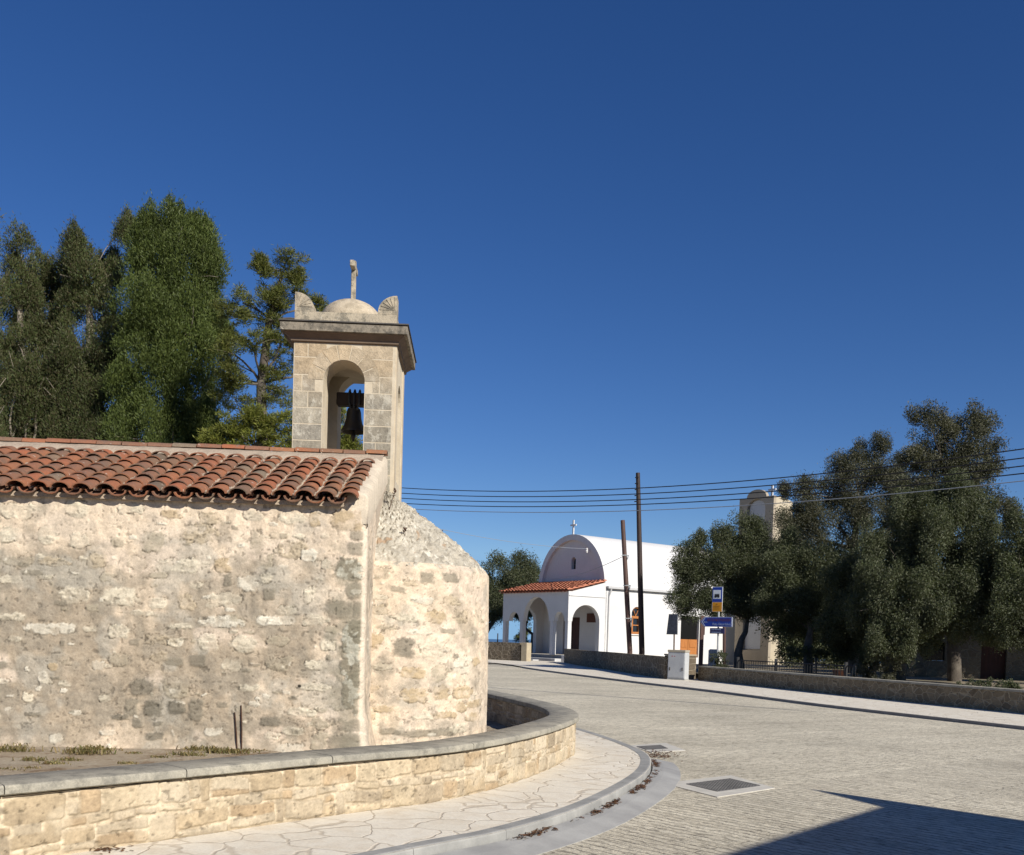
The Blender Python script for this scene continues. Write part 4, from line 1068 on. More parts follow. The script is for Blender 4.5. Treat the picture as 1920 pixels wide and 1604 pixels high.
m = MB(); m.box(K(-.35, 2.6, .13), (.9, 4.5, .26), SX, .01); m.box(K(-.9, 3.6, .06), (.9, 3, .15), SX, .01); m.build('step', M['offwhite'], porch)
m = MB(); sl_ = (S_*PD+ZZ*.82).normalized(); up_ = sl_.cross(T_).normalized()
if up_.z < 0: up_ = -up_
tile_roof(m, K(-.22, W_+.1, 4.98), sl_, up_, -T_, W_+.2, 3.8, .38, .5, .62, .185, .15, .03, .05, 5, .012, 5)
pr = m.build('porch_roof', M['tileb'], porch, True)
m = MB(); m.add([K(-.1, -.02, 5.0), K(PD, -.02, 5.82), K(PD, W_, 5.82), K(-.1, W_, 5.0)], [(0, 1, 2, 3)]); m.build('roof_deck', M['mortar'], pr)
m = MB(); m.lathe([(0, 0), (.07, .0), (.11, .12), (.07, .2), (.1, .3), (0, .38)], K(PD-.2, 1.95, 8.0), 10); m.box(K(PD-.1, 1.95, 8.15), (.25, .05, .05), SX); m.build('insulator', M['white'], chapel)

# beige bell tower
bt = at(1441, 1200, 76); B0 = Vector((bt.x, bt.y, 0))
def Bq(s, t, z): return B0+S_*s+T_*t+ZZ*z
btower = thing('chapel_belfry', 'tall plain beige rendered bell tower half hidden by the olive trees', 'bell tower', B0)
m = MB(); BW, BDp, BH = 3.3, 2.35, 13.1
nic = arch(BW/2, 1.75, 1.2, 12.2, .8)
m.plate([[(0, 0), (BW, 0), (BW, BH)]+[(BW/2+.95*math.cos(math.pi*i/12), BH+.62*math.sin(math.pi*i/12)) for i in range(13)]+[(0, BH)], nic[::-1]], .3, Bq(0, 0, 0), T_, ZZ, S_)
m.build('front_wall', M['beigeshade'], btower)
m = MB(); m.plate([[(.3, 0), (BDp, 0), (BDp, BH-.25), (1.4, BH-.06), (.3, BH-.02)]], BW, Bq(0, 0, 0), S_, ZZ, T_)
m.build('wall', M['beige'], btower)
m = MB(); m.plate([arch(BW/2, 1.6, 1.3, 12.15, .75)], .05, Bq(.24, 0, 0), T_, ZZ, S_); m.build('niche_panel', M['offwhite'], btower)
m = MB(); m.box(Bq(.3, BW/2-.55, 9.4), (.3, .1, .22), SX); m.build('lamp', M['black'], btower)
m = MB(); m.box(Bq(1.0, .95, BH+.45), (.1, .16, 1.1), SX); m.box(Bq(1.0, .95, BH+.65), (.095, .7, .14), SX); m.build('cross', M['white'], btower)

# ------------------------------------------------------------------ poles and wires
tall = thing('utility_pole', 'tall straight dark wooden utility pole behind the chapel boundary wall', 'utility pole', at(1203, 1222, 50)*1)
pb = at(1203.5, 1222, 50); pt = at(1196, 887, 50)
m = MB(); m.tube([pb-ZZ*1.6, pb, (pb+pt)/2, pt], [.15, .145, .13, .105], 12); m.build('pole', M['pole'], tall, True)
for k in range(5): m = MB(); m.tube([pt-ZZ*(.25+k*.3)+Vector((-.13, -.05, 0)), pt-ZZ*(.25+k*.3)+Vector((.02, -.16, 0))], .03, 6); m.build('insulator', M['blackmetal'], tall)
short = thing('utility_pole', 'shorter leaning wooden utility pole beside the tall one with wire fittings', 'utility pole', at(1180, 1222, 50))
sb = at(1181, 1222, 50); s2 = at(1167.5, 976, 50.4)
m = MB(); m.tube([sb-ZZ*1.6, sb, (sb+s2)/2, s2], [.135, .13, .125, .11], 12); m.build('pole', M['post'], short, True)
for f in (.73, .25, .5): m = MB(); p = sb.lerp(s2, f); m.tube([p+Vector((-.18, -.12, 0)), p+Vector((.2, -.12, .02))], .025, 6); m.tube([p+Vector((.14, -.14, -.2)), p+Vector((.18, -.14, .02))], .03, 6); m.build('bracket', M['steel'], short)
# five cables: sag solved so the span passes the tower, the pole and the trees
P1D, P2D = 48., 17.
def span(name, a, b, sag, r, mat, lab, n=60, group=None, cat='cable'):
    pts = [a.lerp(b, i/n)-ZZ*(4*sag*(i/n)*(1-i/n)) for i in range(n+1)]
    m = MB(); m.tube(pts, r, 5); return tag(m.build(name, mat, None, True), lab, cat, group)
def fit(y0, y1, y2):
    # find end heights so that the curve passes (751,y0), (1220,y1), (1920,y2)
    xa, xb = 150., 2500.
    best = None; A = at(xa, y0, P1D); Bp = at(xb, y2, P2D); sag = .6
    def yat(A, Bp, sag, px):
        lo, hi = 0., 1.
        for _ in range(40):
            t = (lo+hi)/2; p = A.lerp(Bp, t)-ZZ*(4*sag*t*(1-t)); c = RM.transposed() @ (p-Vector((0, 0, CAMH)))
            x = CXP+FPX*c.x/-c.z
            if x < px: lo = t
            else: hi = t
        return CYP-FPX*c.y/-c.z
    for _ in range(60):
        e0 = yat(A, Bp, sag, 751)-y0; e1 = yat(A, Bp, sag, 1220)-y1; e2 = yat(A, Bp, sag, 1920)-y2
        A = A+ZZ*(e0*P1D/FPX*.8); Bp = Bp+ZZ*(e2*P2D/FPX*.8); sag -= (e1-(e0+e2)/2)*30/FPX*.5
    return A, Bp, sag
names = ['topmost', 'second', 'third', 'fourth', 'lowest']
for k, (y0, y1, y2) in enumerate(((915, 914.5, 842), (925, 925.5, 859), (934.5, 936, 874), (944, 945.5, 888), (953.5, 957, 902))):
    A, Bp, sg = fit(y0, y1, y2)
    span('power_cable', A, Bp, sg, .013 if k < 4 else .010, M['wire'] if k < 4 else M['wirepale'], f'{names[k]} of the five overhead cables crossing the sky past the poles', group='overhead cables')
span('power_cable', at(740, 972, 60), K(PD-.2, 1.95, 8.3), .35, .016, M['wirepale'], 'thin pale cable running from left behind the church to the chapel gable', group='overhead cables')
span('power_cable', sb.lerp(s2, .73), K(PD-.1, 5.9, 6.2), .25, .016, M['wirepale'], 'thin cable from the leaning pole across the chapel gable', group='overhead cables')

# ------------------------------------------------------------------ text
def text(s, size, mat, parent, origin, ex, ez, name='lettering', alx='LEFT', width=None):
    cu = bpy.data.curves.new(name, 'FONT'); cu.body = s; cu.size = size; cu.align_x = alx; cu.extrude = .002
    to = bpy.data.objects.new(name, cu); COL.objects.link(to)
    bpy.context.view_layer.update(); dg = bpy.context.evaluated_depsgraph_get()
    me = bpy.data.meshes.new_from_object(to.evaluated_get(dg)); bpy.data.objects.remove(to)
    if width:
        xs = [v.co.x for v in me.vertices]; w = max(xs)-min(xs); me.transform(Matrix.Diagonal((width/w, 1, 1, 1)))
    en = ex.cross(ez)
    R4 = Matrix((ex, ez, en)).transposed().to_4x4(); R4.translation = origin
    me.transform(R4); me.materials.clear()
    return link_mesh(name, me, mat, parent)
# ------------------------------------------------------------------ bus stop and direction sign
sgp = gnd(1344, 1275, .066); SD = sgp.y
sign = thing('road_sign', 'bus stop sign above a blue left pointing direction arrow on one steel post', 'road sign', sgp)
q = SD/FPX
EX = Vector((.74, -.673, 0)).normalized(); EN = Vector((EX.y, -EX.x, 0)); qx = q/.87
top = at(1349, 1104, SD)
ref = at(1346.5, 1124, SD)
def sp_(px, py, out=0.): return ref+EX*((px-1346.5+.0288*(py-1124))*qx)-ZZ*((py-1124)*q)+EN*out
m = MB(); m.tube([sgp-ZZ*.05, Vector((top.x, top.y, top.z))], .04, 10); m.build('post', M['steel'], sign, True)
lean = (top-sgp).normalized()
def panel(px0, py0, px1, py1, nm, mat, par, out, th=.02, pts=None):
    c = sp_((px0+px1)/2, (py0+py1)/2, out); w = abs(px1-px0)*qx; h = abs(py1-py0)*q
    m = MB()
    if pts: m.plate([[(x*qx, -y*q) for x, y in pts]], th, c, EX, ZZ, -EN)
    else: m.box(c-EN*th/2, (w, th, h), (EX, EN, ZZ), .004)
    return m.build(nm, mat, par), c
bs, c = panel(1337, 1101, 1356, 1147.5, 'bus_stop_plate', M['signwhite'], sign, .07)
panel(1337.5, 1101.6, 1355.5, 1129.4, 'blue_field', M['blue'], bs, .074, .006)
panel(1339, 1107, 1353, 1123.5, 'white_field', M['signwhite'], bs, .078, .006)
panel(1337.4, 1129.8, 1355.4, 1147.2, 'yellow_field', M['yellow'], bs, .074, .006)
m = MB(); cb = sp_(1346.2, 1118.2, .082)   # bus pictogram
m.box(cb+ZZ*.045, (.21, .006, .05), (EX, EN, ZZ)); m.box(cb-ZZ*.015, (.24, .006, .07), (EX, EN, ZZ)); m.box(cb+ZZ*.085, (.24, .006, .012), (EX, EN, ZZ))
for x in (-.07, .07): m.lathe([(0, 0), (.026, 0), (.026, .006), (0, .006)], cb+EX*x-ZZ*.055-EN*.003, 10, (EX, ZZ, EN))
m.build('bus_pictogram', M['signblack'], bs)
m = MB(); cy = sp_(1346, 1136, .08); m.box(cy+ZZ*.06, (.05, .005, .035), (EX, EN, ZZ)); m.box(cy-ZZ*.02, (.32, .005, .012), (EX, EN, ZZ)); m.box(cy-ZZ*.06, (.24, .005, .012), (EX, EN, ZZ)); m.box(cy-ZZ*.14, (.3, .005, .01), (EX, EN, ZZ)); m.build('small_print', M['brownmark'], bs)
ap = [(-29.5, 0), (-22.5, -9), (29.5, -9), (29.5, 9), (-22.5, 9)]
ar, c2 = panel(1314.5, 1157, 1375, 1176, 'arrow_plate', M['signwhite'], sign, .07, .02, [(x*1.005, y*1.02) for x, y in ap])
c2 = sp_(1345, 1166.5, 0)
m = MB(); m.plate([[(x*.985*qx, -y*.955*q) for x, y in ap]], .006, c2+EN*.076, EX, ZZ, -EN); m.build('blue_field', M['blue'], ar)
m = MB(); m.plate([[(x*qx, -y*q) for x, y in ((-27.2, 0), (-21.2, -8), (-20.2, -8), (-26, 0), (-20.2, 8), (-21.2, 8))]], .006, c2+EN*.08, EX, ZZ, -EN); m.build('arrow_line', M['signwhite'], ar)
m = MB(); m.plate([[(x*qx, -y*q) for x, y in ((27.6, -8), (28.2, -8), (28.2, 8), (27.6, 8))]], .006, c2+EN*.08, EX, ZZ, -EN); m.build('border_line', M['signwhite'], ar)
text('ΚΑΤΩ ΑΚΟΥΡΔΑΛΕΙΑ', .165, M['orangetext'], ar, c2+EN*.081+EX*(-16.5*qx)+ZZ*(1.2*q), EX, ZZ, width=42*qx)
text('Kato Akourdaleia', .15, M['greytext'], ar, c2+EN*.081+EX*(-7*qx)+ZZ*(-6.2*q), EX, ZZ, width=33*qx)
text('2km', .13, M['greytext'], ar, c2+EN*.081+EX*(-24.5*qx)+ZZ*(-2*q), EX, ZZ, width=7.5*qx)
sp2, c3 = panel(1333, 1178, 1360, 1188.5, 'navy_plate', M['bluedark'], sign, .07)
rr = random.Random(2)
for row, z in ((0, .055), (1, -.06)):
    m = MB(); x = -.24
    while x < .2:
        w = rr.uniform(.02, .05); m.box(sp_(1346.5, 1183.2, .082)+EX*x+ZZ*z, (w, .004, .04), (EX, EN, ZZ)); x += w+.014
    m.build('worn_lettering', M['greytext'], sp2)

# ------------------------------------------------------------------ utility cabinet
cb0 = gnd(1267, 1275, .066); CE = Vector((.766, -.643, 0)).normalized(); CN = Vector((CE.y, -CE.x, 0)); CXS = (CE, CN, ZZ)
ca_ = math.radians(20)
cabinet = thing('utility_cabinet', 'grey metal utility cabinet standing on the far pavement before the dark wall', 'utility cabinet', cb0)
q = cb0.y/FPX; cw_, cd_, ch_ = 37*q, .34, 50*q
cc0 = cb0-CN*.17
m = MB(); m.box(cc0+ZZ*(ch_/2+.04), (cw_, cd_, ch_), CXS, .012); m.build('body', M['cabinet'], cabinet)
m = MB(); m.box(cc0+ZZ*(ch_+.085), (cw_+.04, cd_+.04, .1), CXS, .015); m.build('lid', M['cabtop'], cabinet)
m = MB(); m.box(cc0+ZZ*.02, (cw_+.02, cd_+.02, .06), CXS, .006); m.build('plinth', M['kerb'], cabinet)
m = MB(); m.box(cc0+CN*(cd_/2+.008)+ZZ*(ch_/2+.04), (cw_-.07, .016, ch_-.1), CXS, .004); door = m.build('door', M['cabinet'], cabinet)
for x in (-.3, .3): m = MB(); m.box(cc0+CN*(cd_/2+.022)+CE*x+ZZ*.45, (.06, .02, .13), CXS, .004); m.build('lock', M['castiron'], door)
m = MB(); m.box(cc0+CN*(cd_/2+.018)+CE*-.2+ZZ*(ch_-.13), (.05, .004, .035), CXS); m.build('warning_sticker', M['redmark'], door); m = MB(); m.box(cc0+CN*(cd_/2+.018)+CE*-.08+ZZ*(ch_-.13), (.04, .004, .035), CXS); m.build('warning_sticker', M['redmark'], door)

# ------------------------------------------------------------------ garden furniture behind the walls
nb = at(1264, 1230, 46.5); q = 46.5/FPX
board = thing('notice_board', 'grey weathered notice board on a thin post against the white chapel wall', 'notice board', (nb.x, nb.y, .1))
m = MB(); m.tube([(nb.x, nb.y, .1), at(1264.5, 1170, 46.5)], .035, 8); m.build('post', M['post'], board)
c = at(1261, 1171, 46.4); m = MB(); e1 = Vector((.74, -.67, 0)).normalized(); m.plate([[(-11.5*q, -19*q), (12*q, -19*q), (11*q, 19*q), (-7.5*q, 19*q)]], .05, c, e1, ZZ, Vector((e1.y, -e1.x, 0))); m.build('panel', M['board'], board)
wp = at(1314, 1236, 44)
post = thing('wooden_post', 'thick reddish wooden post with a small board beside the chapel side door', 'wooden post', (wp.x, wp.y, .2))
m = MB(); m.box((wp.x, wp.y, (at(1314, 1156, 44).z+.1)/2), (.17, .17, at(1314, 1156, 44).z-.1), None, .02); m.build('post', M['post'], post)
c = at(1318.5, 1173, 44.1); m = MB(); m.box(c, (.16, .05, .85), None, .01); m.build('board', M['post'], post)
wp2 = at(1359, 1232, 43)
m = MB(); m.tube([(wp2.x, wp2.y, .2), at(1358, 1172, 43)], .07, 8); tag(m.build('wooden_post', M['post'], None, True), 'thin dark wooden post behind the direction sign', 'wooden post')
bn = at(1338, 1234, 45)
bin_ = thing('litter_bin', 'grey slatted litter bin beside the round dark shrub', 'litter bin', (bn.x, bn.y, .2))
m = MB(); m.lathe([(.15, .2), (.19, .25), (.21, .9), (.2, 1.35), (.17, 1.36), (.17, .4), (0, .4)], (bn.x, bn.y, 0), 20); m.build('barrel', M['cabinet'], bin_, True)
m = MB()
for k in range(14): a = 2*math.pi*k/14; m.box((bn.x+.215*math.cos(a), bn.y+.215*math.sin(a), .82), (.05, .05, 1.0), None, .004)
m.build('slat', M['cabinet'], bin_)
# black railing
fa, fb = at(1384, 1236, 39.5), at(1604, 1262, 33.5)
fence = thing('railing', 'black iron railing among the trees behind the low right wall', 'railing', (fa.x, fa.y, .3))
ztop = .98
fa.z = fb.z = 0
m = MB(); d = (fb-fa)
for z in (ztop, .42): m.tube([fa+ZZ*z, fb+ZZ*z], .022, 6)
nb_ = int(d.length/.14)
for k in range(nb_+1): p = fa+d*(k/nb_); m.tube([p+ZZ*.3, p+ZZ*ztop], .011, 5)
m.build('bars', M['blackmetal'], fence)
for f in (0, .36, .93):
    m = MB(); p = fa+d*f; m.box(p+ZZ*.68, (.1, .1, .86), None, .01); m.build('post', M['blackmetal'], fence)
for px, py, D, lab in ((1571, 1234, 40, 'terracotta flower pot nearer the left among the trees behind the railing'), (1581, 1239, 39, 'second terracotta flower pot right of the first behind the railing')):
    p = at(px, py, D); m = MB(); m.lathe([(0, .3), (.12, .3), (.17, .62), (.19, .63), (.19, .7), (.16, .7), (.14, .6), (0, .58)], (p.x, p.y, 0), 16)
    tag(m.build('flower_pot', M['terracotta'], None, True), lab, 'flower pot', 'terracotta pots in the garden')
ip = at(933, 1203, 92); m = MB(); m.tube([(ip.x, ip.y, 0), (ip.x, ip.y, at(933, 1188, 92).z)], .05, 6); tag(m.build('fence_post', M['pole'], None, True), 'thin dark post standing alone on the skyline left of the porch columns', 'fence post')

# old house in the shade on the right
h0 = at(1690, 1280, 48); 
house = thing('stone_house', 'old stone house in deep shade behind the trees on the right', 'house', (h0.x, h0.y, .3))
E1 = Vector((.96, -.28, 0)).normalized(); E2 = Vector((.28, .96, 0)).normalized()
m = MB(); hz_ = 3.4
m.plate([[(0, .2), (12, .2), (12, hz_), (0, hz_)], [(4.6, .3), (4.6, 2.3), (3.5, 2.3), (3.5, .3)], [(1.9, 1.1), (1.9, 2.0), (1.0, 2.0), (1.0, 1.1)]], .5, Vector((h0.x, h0.y, 0)), E1, ZZ, E2)
m.plate([[(0.5, .2), (6, .2), (6, hz_), (3, hz_+.8), (.5, hz_)]], .5, Vector((h0.x, h0.y, 0)), E2, ZZ, E1)
m.build('wall', M['housestone'], house)
m = MB(); hb = Vector((h0.x, h0.y, 0)); m.add([hb-E2*.25-E1*.2+ZZ*(hz_+.0), hb-E2*.25+E1*12.2+ZZ*hz_, hb+E2*3+E1*12.2+ZZ*(hz_+.9), hb+E2*3-E1*.2+ZZ*(hz_+.9), hb+E2*6.2+E1*12.2+ZZ*hz_, hb+E2*6.2-E1*.2+ZZ*hz_], [(0, 1, 2, 3), (3, 2, 4, 5)]); m.build('roof', M['tile'], house)
m = MB(); m.box(hb+E1*4.05+E2*.3+ZZ*1.3, (1.08, .08, 2.0), (E1, E2, ZZ)); m.build('door', M['door'], house)
m = MB(); m.box(hb+E1*1.45+E2*.3+ZZ*1.55, (.88, .08, .88), (E1, E2, ZZ)); m.build('window', M['glass'], house)

# house behind the camera whose corner throws the shadow over the road
def caster():
    H = 4.2; k = H/math.tan(SUN_EL); s = Vector((SUNV.x, SUNV.y, 0)).normalized()
    Tq, Nq, Lq = [gnd(*p)+s*k for p in ((1515, 1479), (1650, 1513), (1350, 1604))]
    dirL = (Lq-Nq).normalized(); L2 = Nq+dirL*9; r_ = Vector((.94, .34, 0))
    up_e = (gnd(1920, 1539)-gnd(1515, 1479)).normalized(); pts = [Tq, Nq, L2, L2+Vector((7, -5, 0)), Tq+up_e*9]
    hs_ = thing('plain_house', 'plain rendered house outside the right edge whose shadow falls on the road', 'house', (Nq.x, Nq.y, 0))
    def ins(f): c = sum(pts, Vector())/len(pts); return [p+(c-p).normalized()*f for p in pts]
    w = ins(.15); m = MB(); n = len(pts)
    m.add([(p.x, p.y, -.02) for p in w]+[(p.x, p.y, H-.18) for p in w], [(i, (i+1) % n, (i+1) % n+n, i+n) for i in range(n)]); m.build('wall', M['beige'], hs_)
    m = MB(); tri = [tuple(t) for t in tessellate_polygon([[Vector((p.x, p.y, 0)) for p in pts]])]
    m.add([(p.x, p.y, H-.18) for p in pts]+[(p.x, p.y, H) for p in pts], tri+[tuple(i+n for i in t) for t in tri]+[(i, (i+1) % n, (i+1) % n+n, i+n) for i in range(n)])
    m.build('roof_slab', M['kerb'], hs_)
caster()

# ------------------------------------------------------------------ trees
def leafmesh(name, C, AX, ln, wd, mat, parent):
    n = len(C); r = rng
    a = AX/np.maximum(np.linalg.norm(AX, axis=1), 1e-6)[:, None]
    q = r.normal(size=(n, 3)); b = np.cross(a, q); b /= np.maximum(np.linalg.norm(b, axis=1), 1e-6)[:, None]
    l = (ln*r.uniform(.6, 1.35, n))[:, None]; w = (wd*r.uniform(.65, 1.35, n))[:, None]
    V = np.stack([C-a*l*.5, C+b*w*.5, C+a*l*.5, C-b*w*.5], 1).reshape(-1, 3)
    F = np.arange(4*n).reshape(-1, 4)
    return np_mesh(name, V, F, mat, parent)
def crown(lobes, cover, sub, ln, wd, style, gap=.15, nsub=16):
    """leaves gathered in many small tufts spread through each lobe, so outline and shading break up"""
    Cs, As = [], []; la = ln*wd*.5*1.3
    for (c, rad) in lobes:
        rad = np.array(rad); R = (rad[0]*rad[1]*rad[2])**(1/3)
        n = max(5, int(nsub*(.6+.4*R/1.)))
        d = rng.normal(size=(n, 3)); d /= np.linalg.norm(d, axis=1)[:, None]
        pc = np.array(c)+d*rad*(rng.uniform(.12, 1, n)**.55*rng.uniform(.82, 1.12, n))[:, None]
        keep = rng.random(n) > gap; pc = pc[keep]; d = d[keep]; n = len(pc)
        rs = sub*rng.uniform(.55, 1.35, n)*min(1.3, max(.6, R/.9))
        k = np.maximum(8, (cover*3.14*rs**2/la*rng.uniform(.55, 1.25, n))).astype(int)
        idx = np.repeat(np.arange(n), k); N = len(idx)
        g = rng.normal(size=(N, 3)); g /= np.linalg.norm(g, axis=1)[:, None]
        rr = rng.random(N)**.42; far = rng.random(N) < .16; rr = np.where(far, rr*rng.uniform(1., 1.7, N), rr)
        out = d[idx]
        if style == 'plume':
            sc = np.array([.74, .74, 1.15]); g[:, :2] *= np.clip(1.1-.75*g[:, 2:3], .25, 1.5); g = g*sc*(rr*rs[idx])[:, None]
            ax = rng.normal(size=(N, 3))*.42+g*np.array([1.2, 1.2, .2])/np.maximum(rs[idx], .05)[:, None]*.6+np.array([0, 0, .75])
        elif style == 'weep':
            g = g*np.array([.85, .85, 1.15])*(rr*rs[idx])[:, None]
            ax = rng.normal(size=(N, 3))*.55+out*.5+np.array([0, 0, -.55])
        elif style == 'pine':
            g = g*np.array([1.1, 1.1, .62])*(rr*rs[idx])[:, None]
            ax = g/np.maximum(np.linalg.norm(g, axis=1), 1e-4)[:, None]+rng.normal(size=(N, 3))*.45+np.array([0, 0, .4])
        else:
            g = g*(rr*rs[idx])[:, None]
            ax = rng.normal(size=(N, 3))+out*.5+g/np.maximum(rs[idx], .05)[:, None]*.6
        Cs.append(pc[idx]+g); As.append(ax)
    return np.concatenate(Cs), np.concatenate(As)
def limb(m, a, b, r0, r1, bend=.15, n=7, sides=7):
    a = Vector(a); b = Vector(b); L_ = (b-a).length
    off = Vector((random.uniform(-1, 1), random.uniform(-1, 1), random.uniform(-.2, .8)))*bend*L_
    pts = []; rs = []
    for i in range(n):
        t = i/(n-1); p = a.lerp(b, t)+off*(math.sin(math.pi*t)*.6)+Vector((random.uniform(-1, 1), random.uniform(-1, 1), random.uniform(-1, 1)))*L_*.015
        pts.append(p); rs.append(r0+(r1-r0)*t)
    m.tube(pts, rs, sides); return pts
def tree(name, label, cat, lobes, trunk, leaf, style='leaf', cover=3.2, sub=.42, ln=.085, wd=.034, group=None, bark='bark', gap=.12, nsub=16, deep=.8, limbs=True, r0=None, z0=.2, twigs=2):
    """lobes: (px, py, rx, ry, D) read off the photograph, each given its own distance and real size; trunk: list of (px, py, D, r)"""
    LB = []
    for px, py, rx, ry, D in lobes:
        c = at(px, py, D); LB.append((c, (rx*D/FPX, max(rx, ry*.7)*deep*D/FPX, ry*D/FPX)))
    tp = [at(px, py, D) for px, py, D, r in trunk]; base = tp[0].copy(); base.z = z0
    t = thing(name, label, cat, base, 0, group)
    m = MB(); m.tube([base-ZZ*.1]+[p for p in tp], [trunk[0][3]*1.25]+[x[3] for x in trunk], 10)
    if limbs:
        for c, rad in LB:
            k = min(range(len(tp)), key=lambda i: (tp[i]-c).length+(3 if tp[i].z > c.z+.3 else 0))
            pts = limb(m, tp[k], c, trunk[k][3]*(.55 if style not in ('plume', 'pine') else .3), .012, .14)
            for _ in range(twigs):
                s_ = pts[random.randrange(2, 6)]; e = c+Vector((random.uniform(-1, 1)*rad[0], random.uniform(-1, 1)*rad[1], random.uniform(-.5, .9)*rad[2]))
                limb(m, s_, e, trunk[k][3]*(.22 if style not in ('plume', 'pine') else .08)+.006, .005, .12, 6, 5)
    m.build('trunk', M[bark], t, True)
    C, A = crown(LB, cover, sub, ln, wd, style, gap, nsub)
    leafmesh('crown', C, A, ln, wd, M[leaf], t)
    return t
GL = 'trees behind the old church'
cone = lambda px, top, bot, w, D, n=6, tip=.25, wide=1.38: [(px+random.uniform(-.12, .12)*w, top+(bot-top)*((i+.5)/n), w*wide*(tip+(1-tip)*min(1, (i+.6)/n*1.7))*.5, (bot-top)/n*.85, D+random.uniform(-.5, .5)) for i in range(n)]
ND = dict(style='plume', cover=2.3, sub=.42, ln=.075, wd=.015, gap=.06, nsub=17, group=GL, bark='barkpale', twigs=3)
tree('evergreen_tree', 'tall dark evergreen cut off by the left edge, highest of the row', 'tree', cone(-34, 345, 900, 74, 21, 9, .3), [(-30, 900, 21, .13), (-30, 600, 21, .08), (-30, 430, 21, .03)], 'leaf_brown', **ND)
tree('evergreen_tree', 'slim brownish evergreen second from the left edge behind the church', 'tree', cone(36, 450, 900, 74, 23, 8, .45)+[(10, 700, 50, 70, 23), (20, 800, 60, 70, 23), (60, 640, 34, 60, 23.4), (66, 740, 44, 70, 22.6), (60, 560, 26, 50, 23)], [(40, 900, 23, .12), (38, 600, 23, .07), (36, 520, 23, .02)], 'leaf_brown', **ND)
tree('evergreen_tree', 'brownish evergreen with the lowest pointed top of the row behind the church', 'tree', cone(98, 480, 900, 92, 24, 8, .3)+[(100, 780, 70, 80, 24), (120, 660, 44, 70, 23.6), (130, 560, 30, 60, 24), (74, 560, 30, 50, 24)], [(95, 900, 24, .12), (96, 600, 24, .07), (96, 545, 24, .02)], 'leaf_brown', **ND)
tree('evergreen_tree', 'broad brown green evergreen left of the large green one behind the church', 'tree', cone(168, 445, 900, 108, 23, 8, .4)+[(205, 490, 32, 40, 23.5), (205, 540, 40, 60, 23), (190, 700, 50, 80, 22.6), (160, 790, 60, 60, 22.6), (215, 620, 40, 70, 23), (225, 700, 46, 80, 22.8), (225, 800, 56, 70, 22.8), (130, 700, 46, 80, 22.6), (235, 430, 20, 30, 23), (130, 480, 26, 40, 23)], [(170, 900, 23, .14), (168, 600, 23, .08), (166, 520, 23, .02)], 'leaf_brown', **ND)
tree('evergreen_tree', 'large dense bright green evergreen, broadest tree behind the old church', 'tree',
     [(281, 429, 26, 32, 22), (330, 426, 24, 30, 22), (372, 439, 28, 32, 22), (260, 484, 24, 50, 22), (325, 484, 75, 60, 22), (390, 504, 26, 60, 22), (300, 574, 70, 70, 22), (370, 584, 58, 70, 22), (265, 612, 42, 70, 22), (345, 652, 72, 75, 21.8), (405, 612, 26, 50, 22), (280, 712, 60, 70, 21.8), (360, 742, 52, 75, 22), (300, 812, 85, 60, 21.8), (385, 802, 26, 60, 22), (240, 792, 40, 60, 22), (330, 872, 100, 50, 22)],
     [(320, 930, 22, .2), (320, 700, 22, .13), (325, 540, 22, .05)], 'leaf_green', style='plume', cover=2.9, sub=.50, ln=.075, wd=.016, gap=.0, nsub=17, group=GL, bark='barkpale', twigs=3)
PN = dict(style='pine', sub=.22, ln=.085, wd=.013, nsub=32, group=GL, bark='bark', deep=.9)
tree('pine_tree', 'sparse yellow green pine with open crown just left of the bell tower', 'tree',
     [(492, 498, 18, 26, 19.5), (545, 500, 32, 30, 20), (560, 535, 22, 34, 20), (510, 540, 34, 30, 19.6), (455, 570, 20, 36, 19.4), (500, 590, 40, 26, 20), (470, 640, 46, 32, 19.4), (530, 640, 34, 36, 20), (520, 690, 30, 30, 20), (430, 660, 26, 40, 19.4), (440, 720, 30, 34, 19.6), (520, 745, 34, 24, 20), (600, 572, 16, 16, 20.4), (580, 600, 20, 30, 20.4), (580, 700, 30, 60, 21), (560, 640, 30, 30, 20.6), (425, 590, 20, 40, 20), (418, 700, 24, 60, 20), (452, 770, 40, 40, 20.4), (520, 560, 26, 24, 20)],
     [(492, 930, 20, .12), (490, 720, 20, .1), (505, 600, 20, .07), (530, 510, 20, .03)], 'leaf_pine', cover=1.9, gap=.18, **PN)
tree('pine_tree', 'low bright yellow green pine bush peeping over the church ridge', 'tree',
     [(440, 800, 30, 26, 17.5), (480, 788, 34, 24, 17.5), (520, 800, 34, 32, 17.5), (410, 825, 34, 26, 17.5), (480, 830, 70, 30, 17.4), (560, 830, 36, 30, 17.6)], [(480, 960, 17.5, .08), (480, 850, 17.5, .05)], 'leaf_bush', cover=2.6, gap=.05, **PN)
tree('pine_tree', 'small pine seen through the arch of the bell tower', 'tree',
     [(648, 820, 26, 26, 19), (660, 838, 22, 20, 19), (640, 770, 14, 24, 19.4), (630, 850, 40, 30, 19)], [(645, 950, 19, .06), (648, 840, 19, .04)], 'leaf_bush', cover=1.8, gap=.25, **PN)
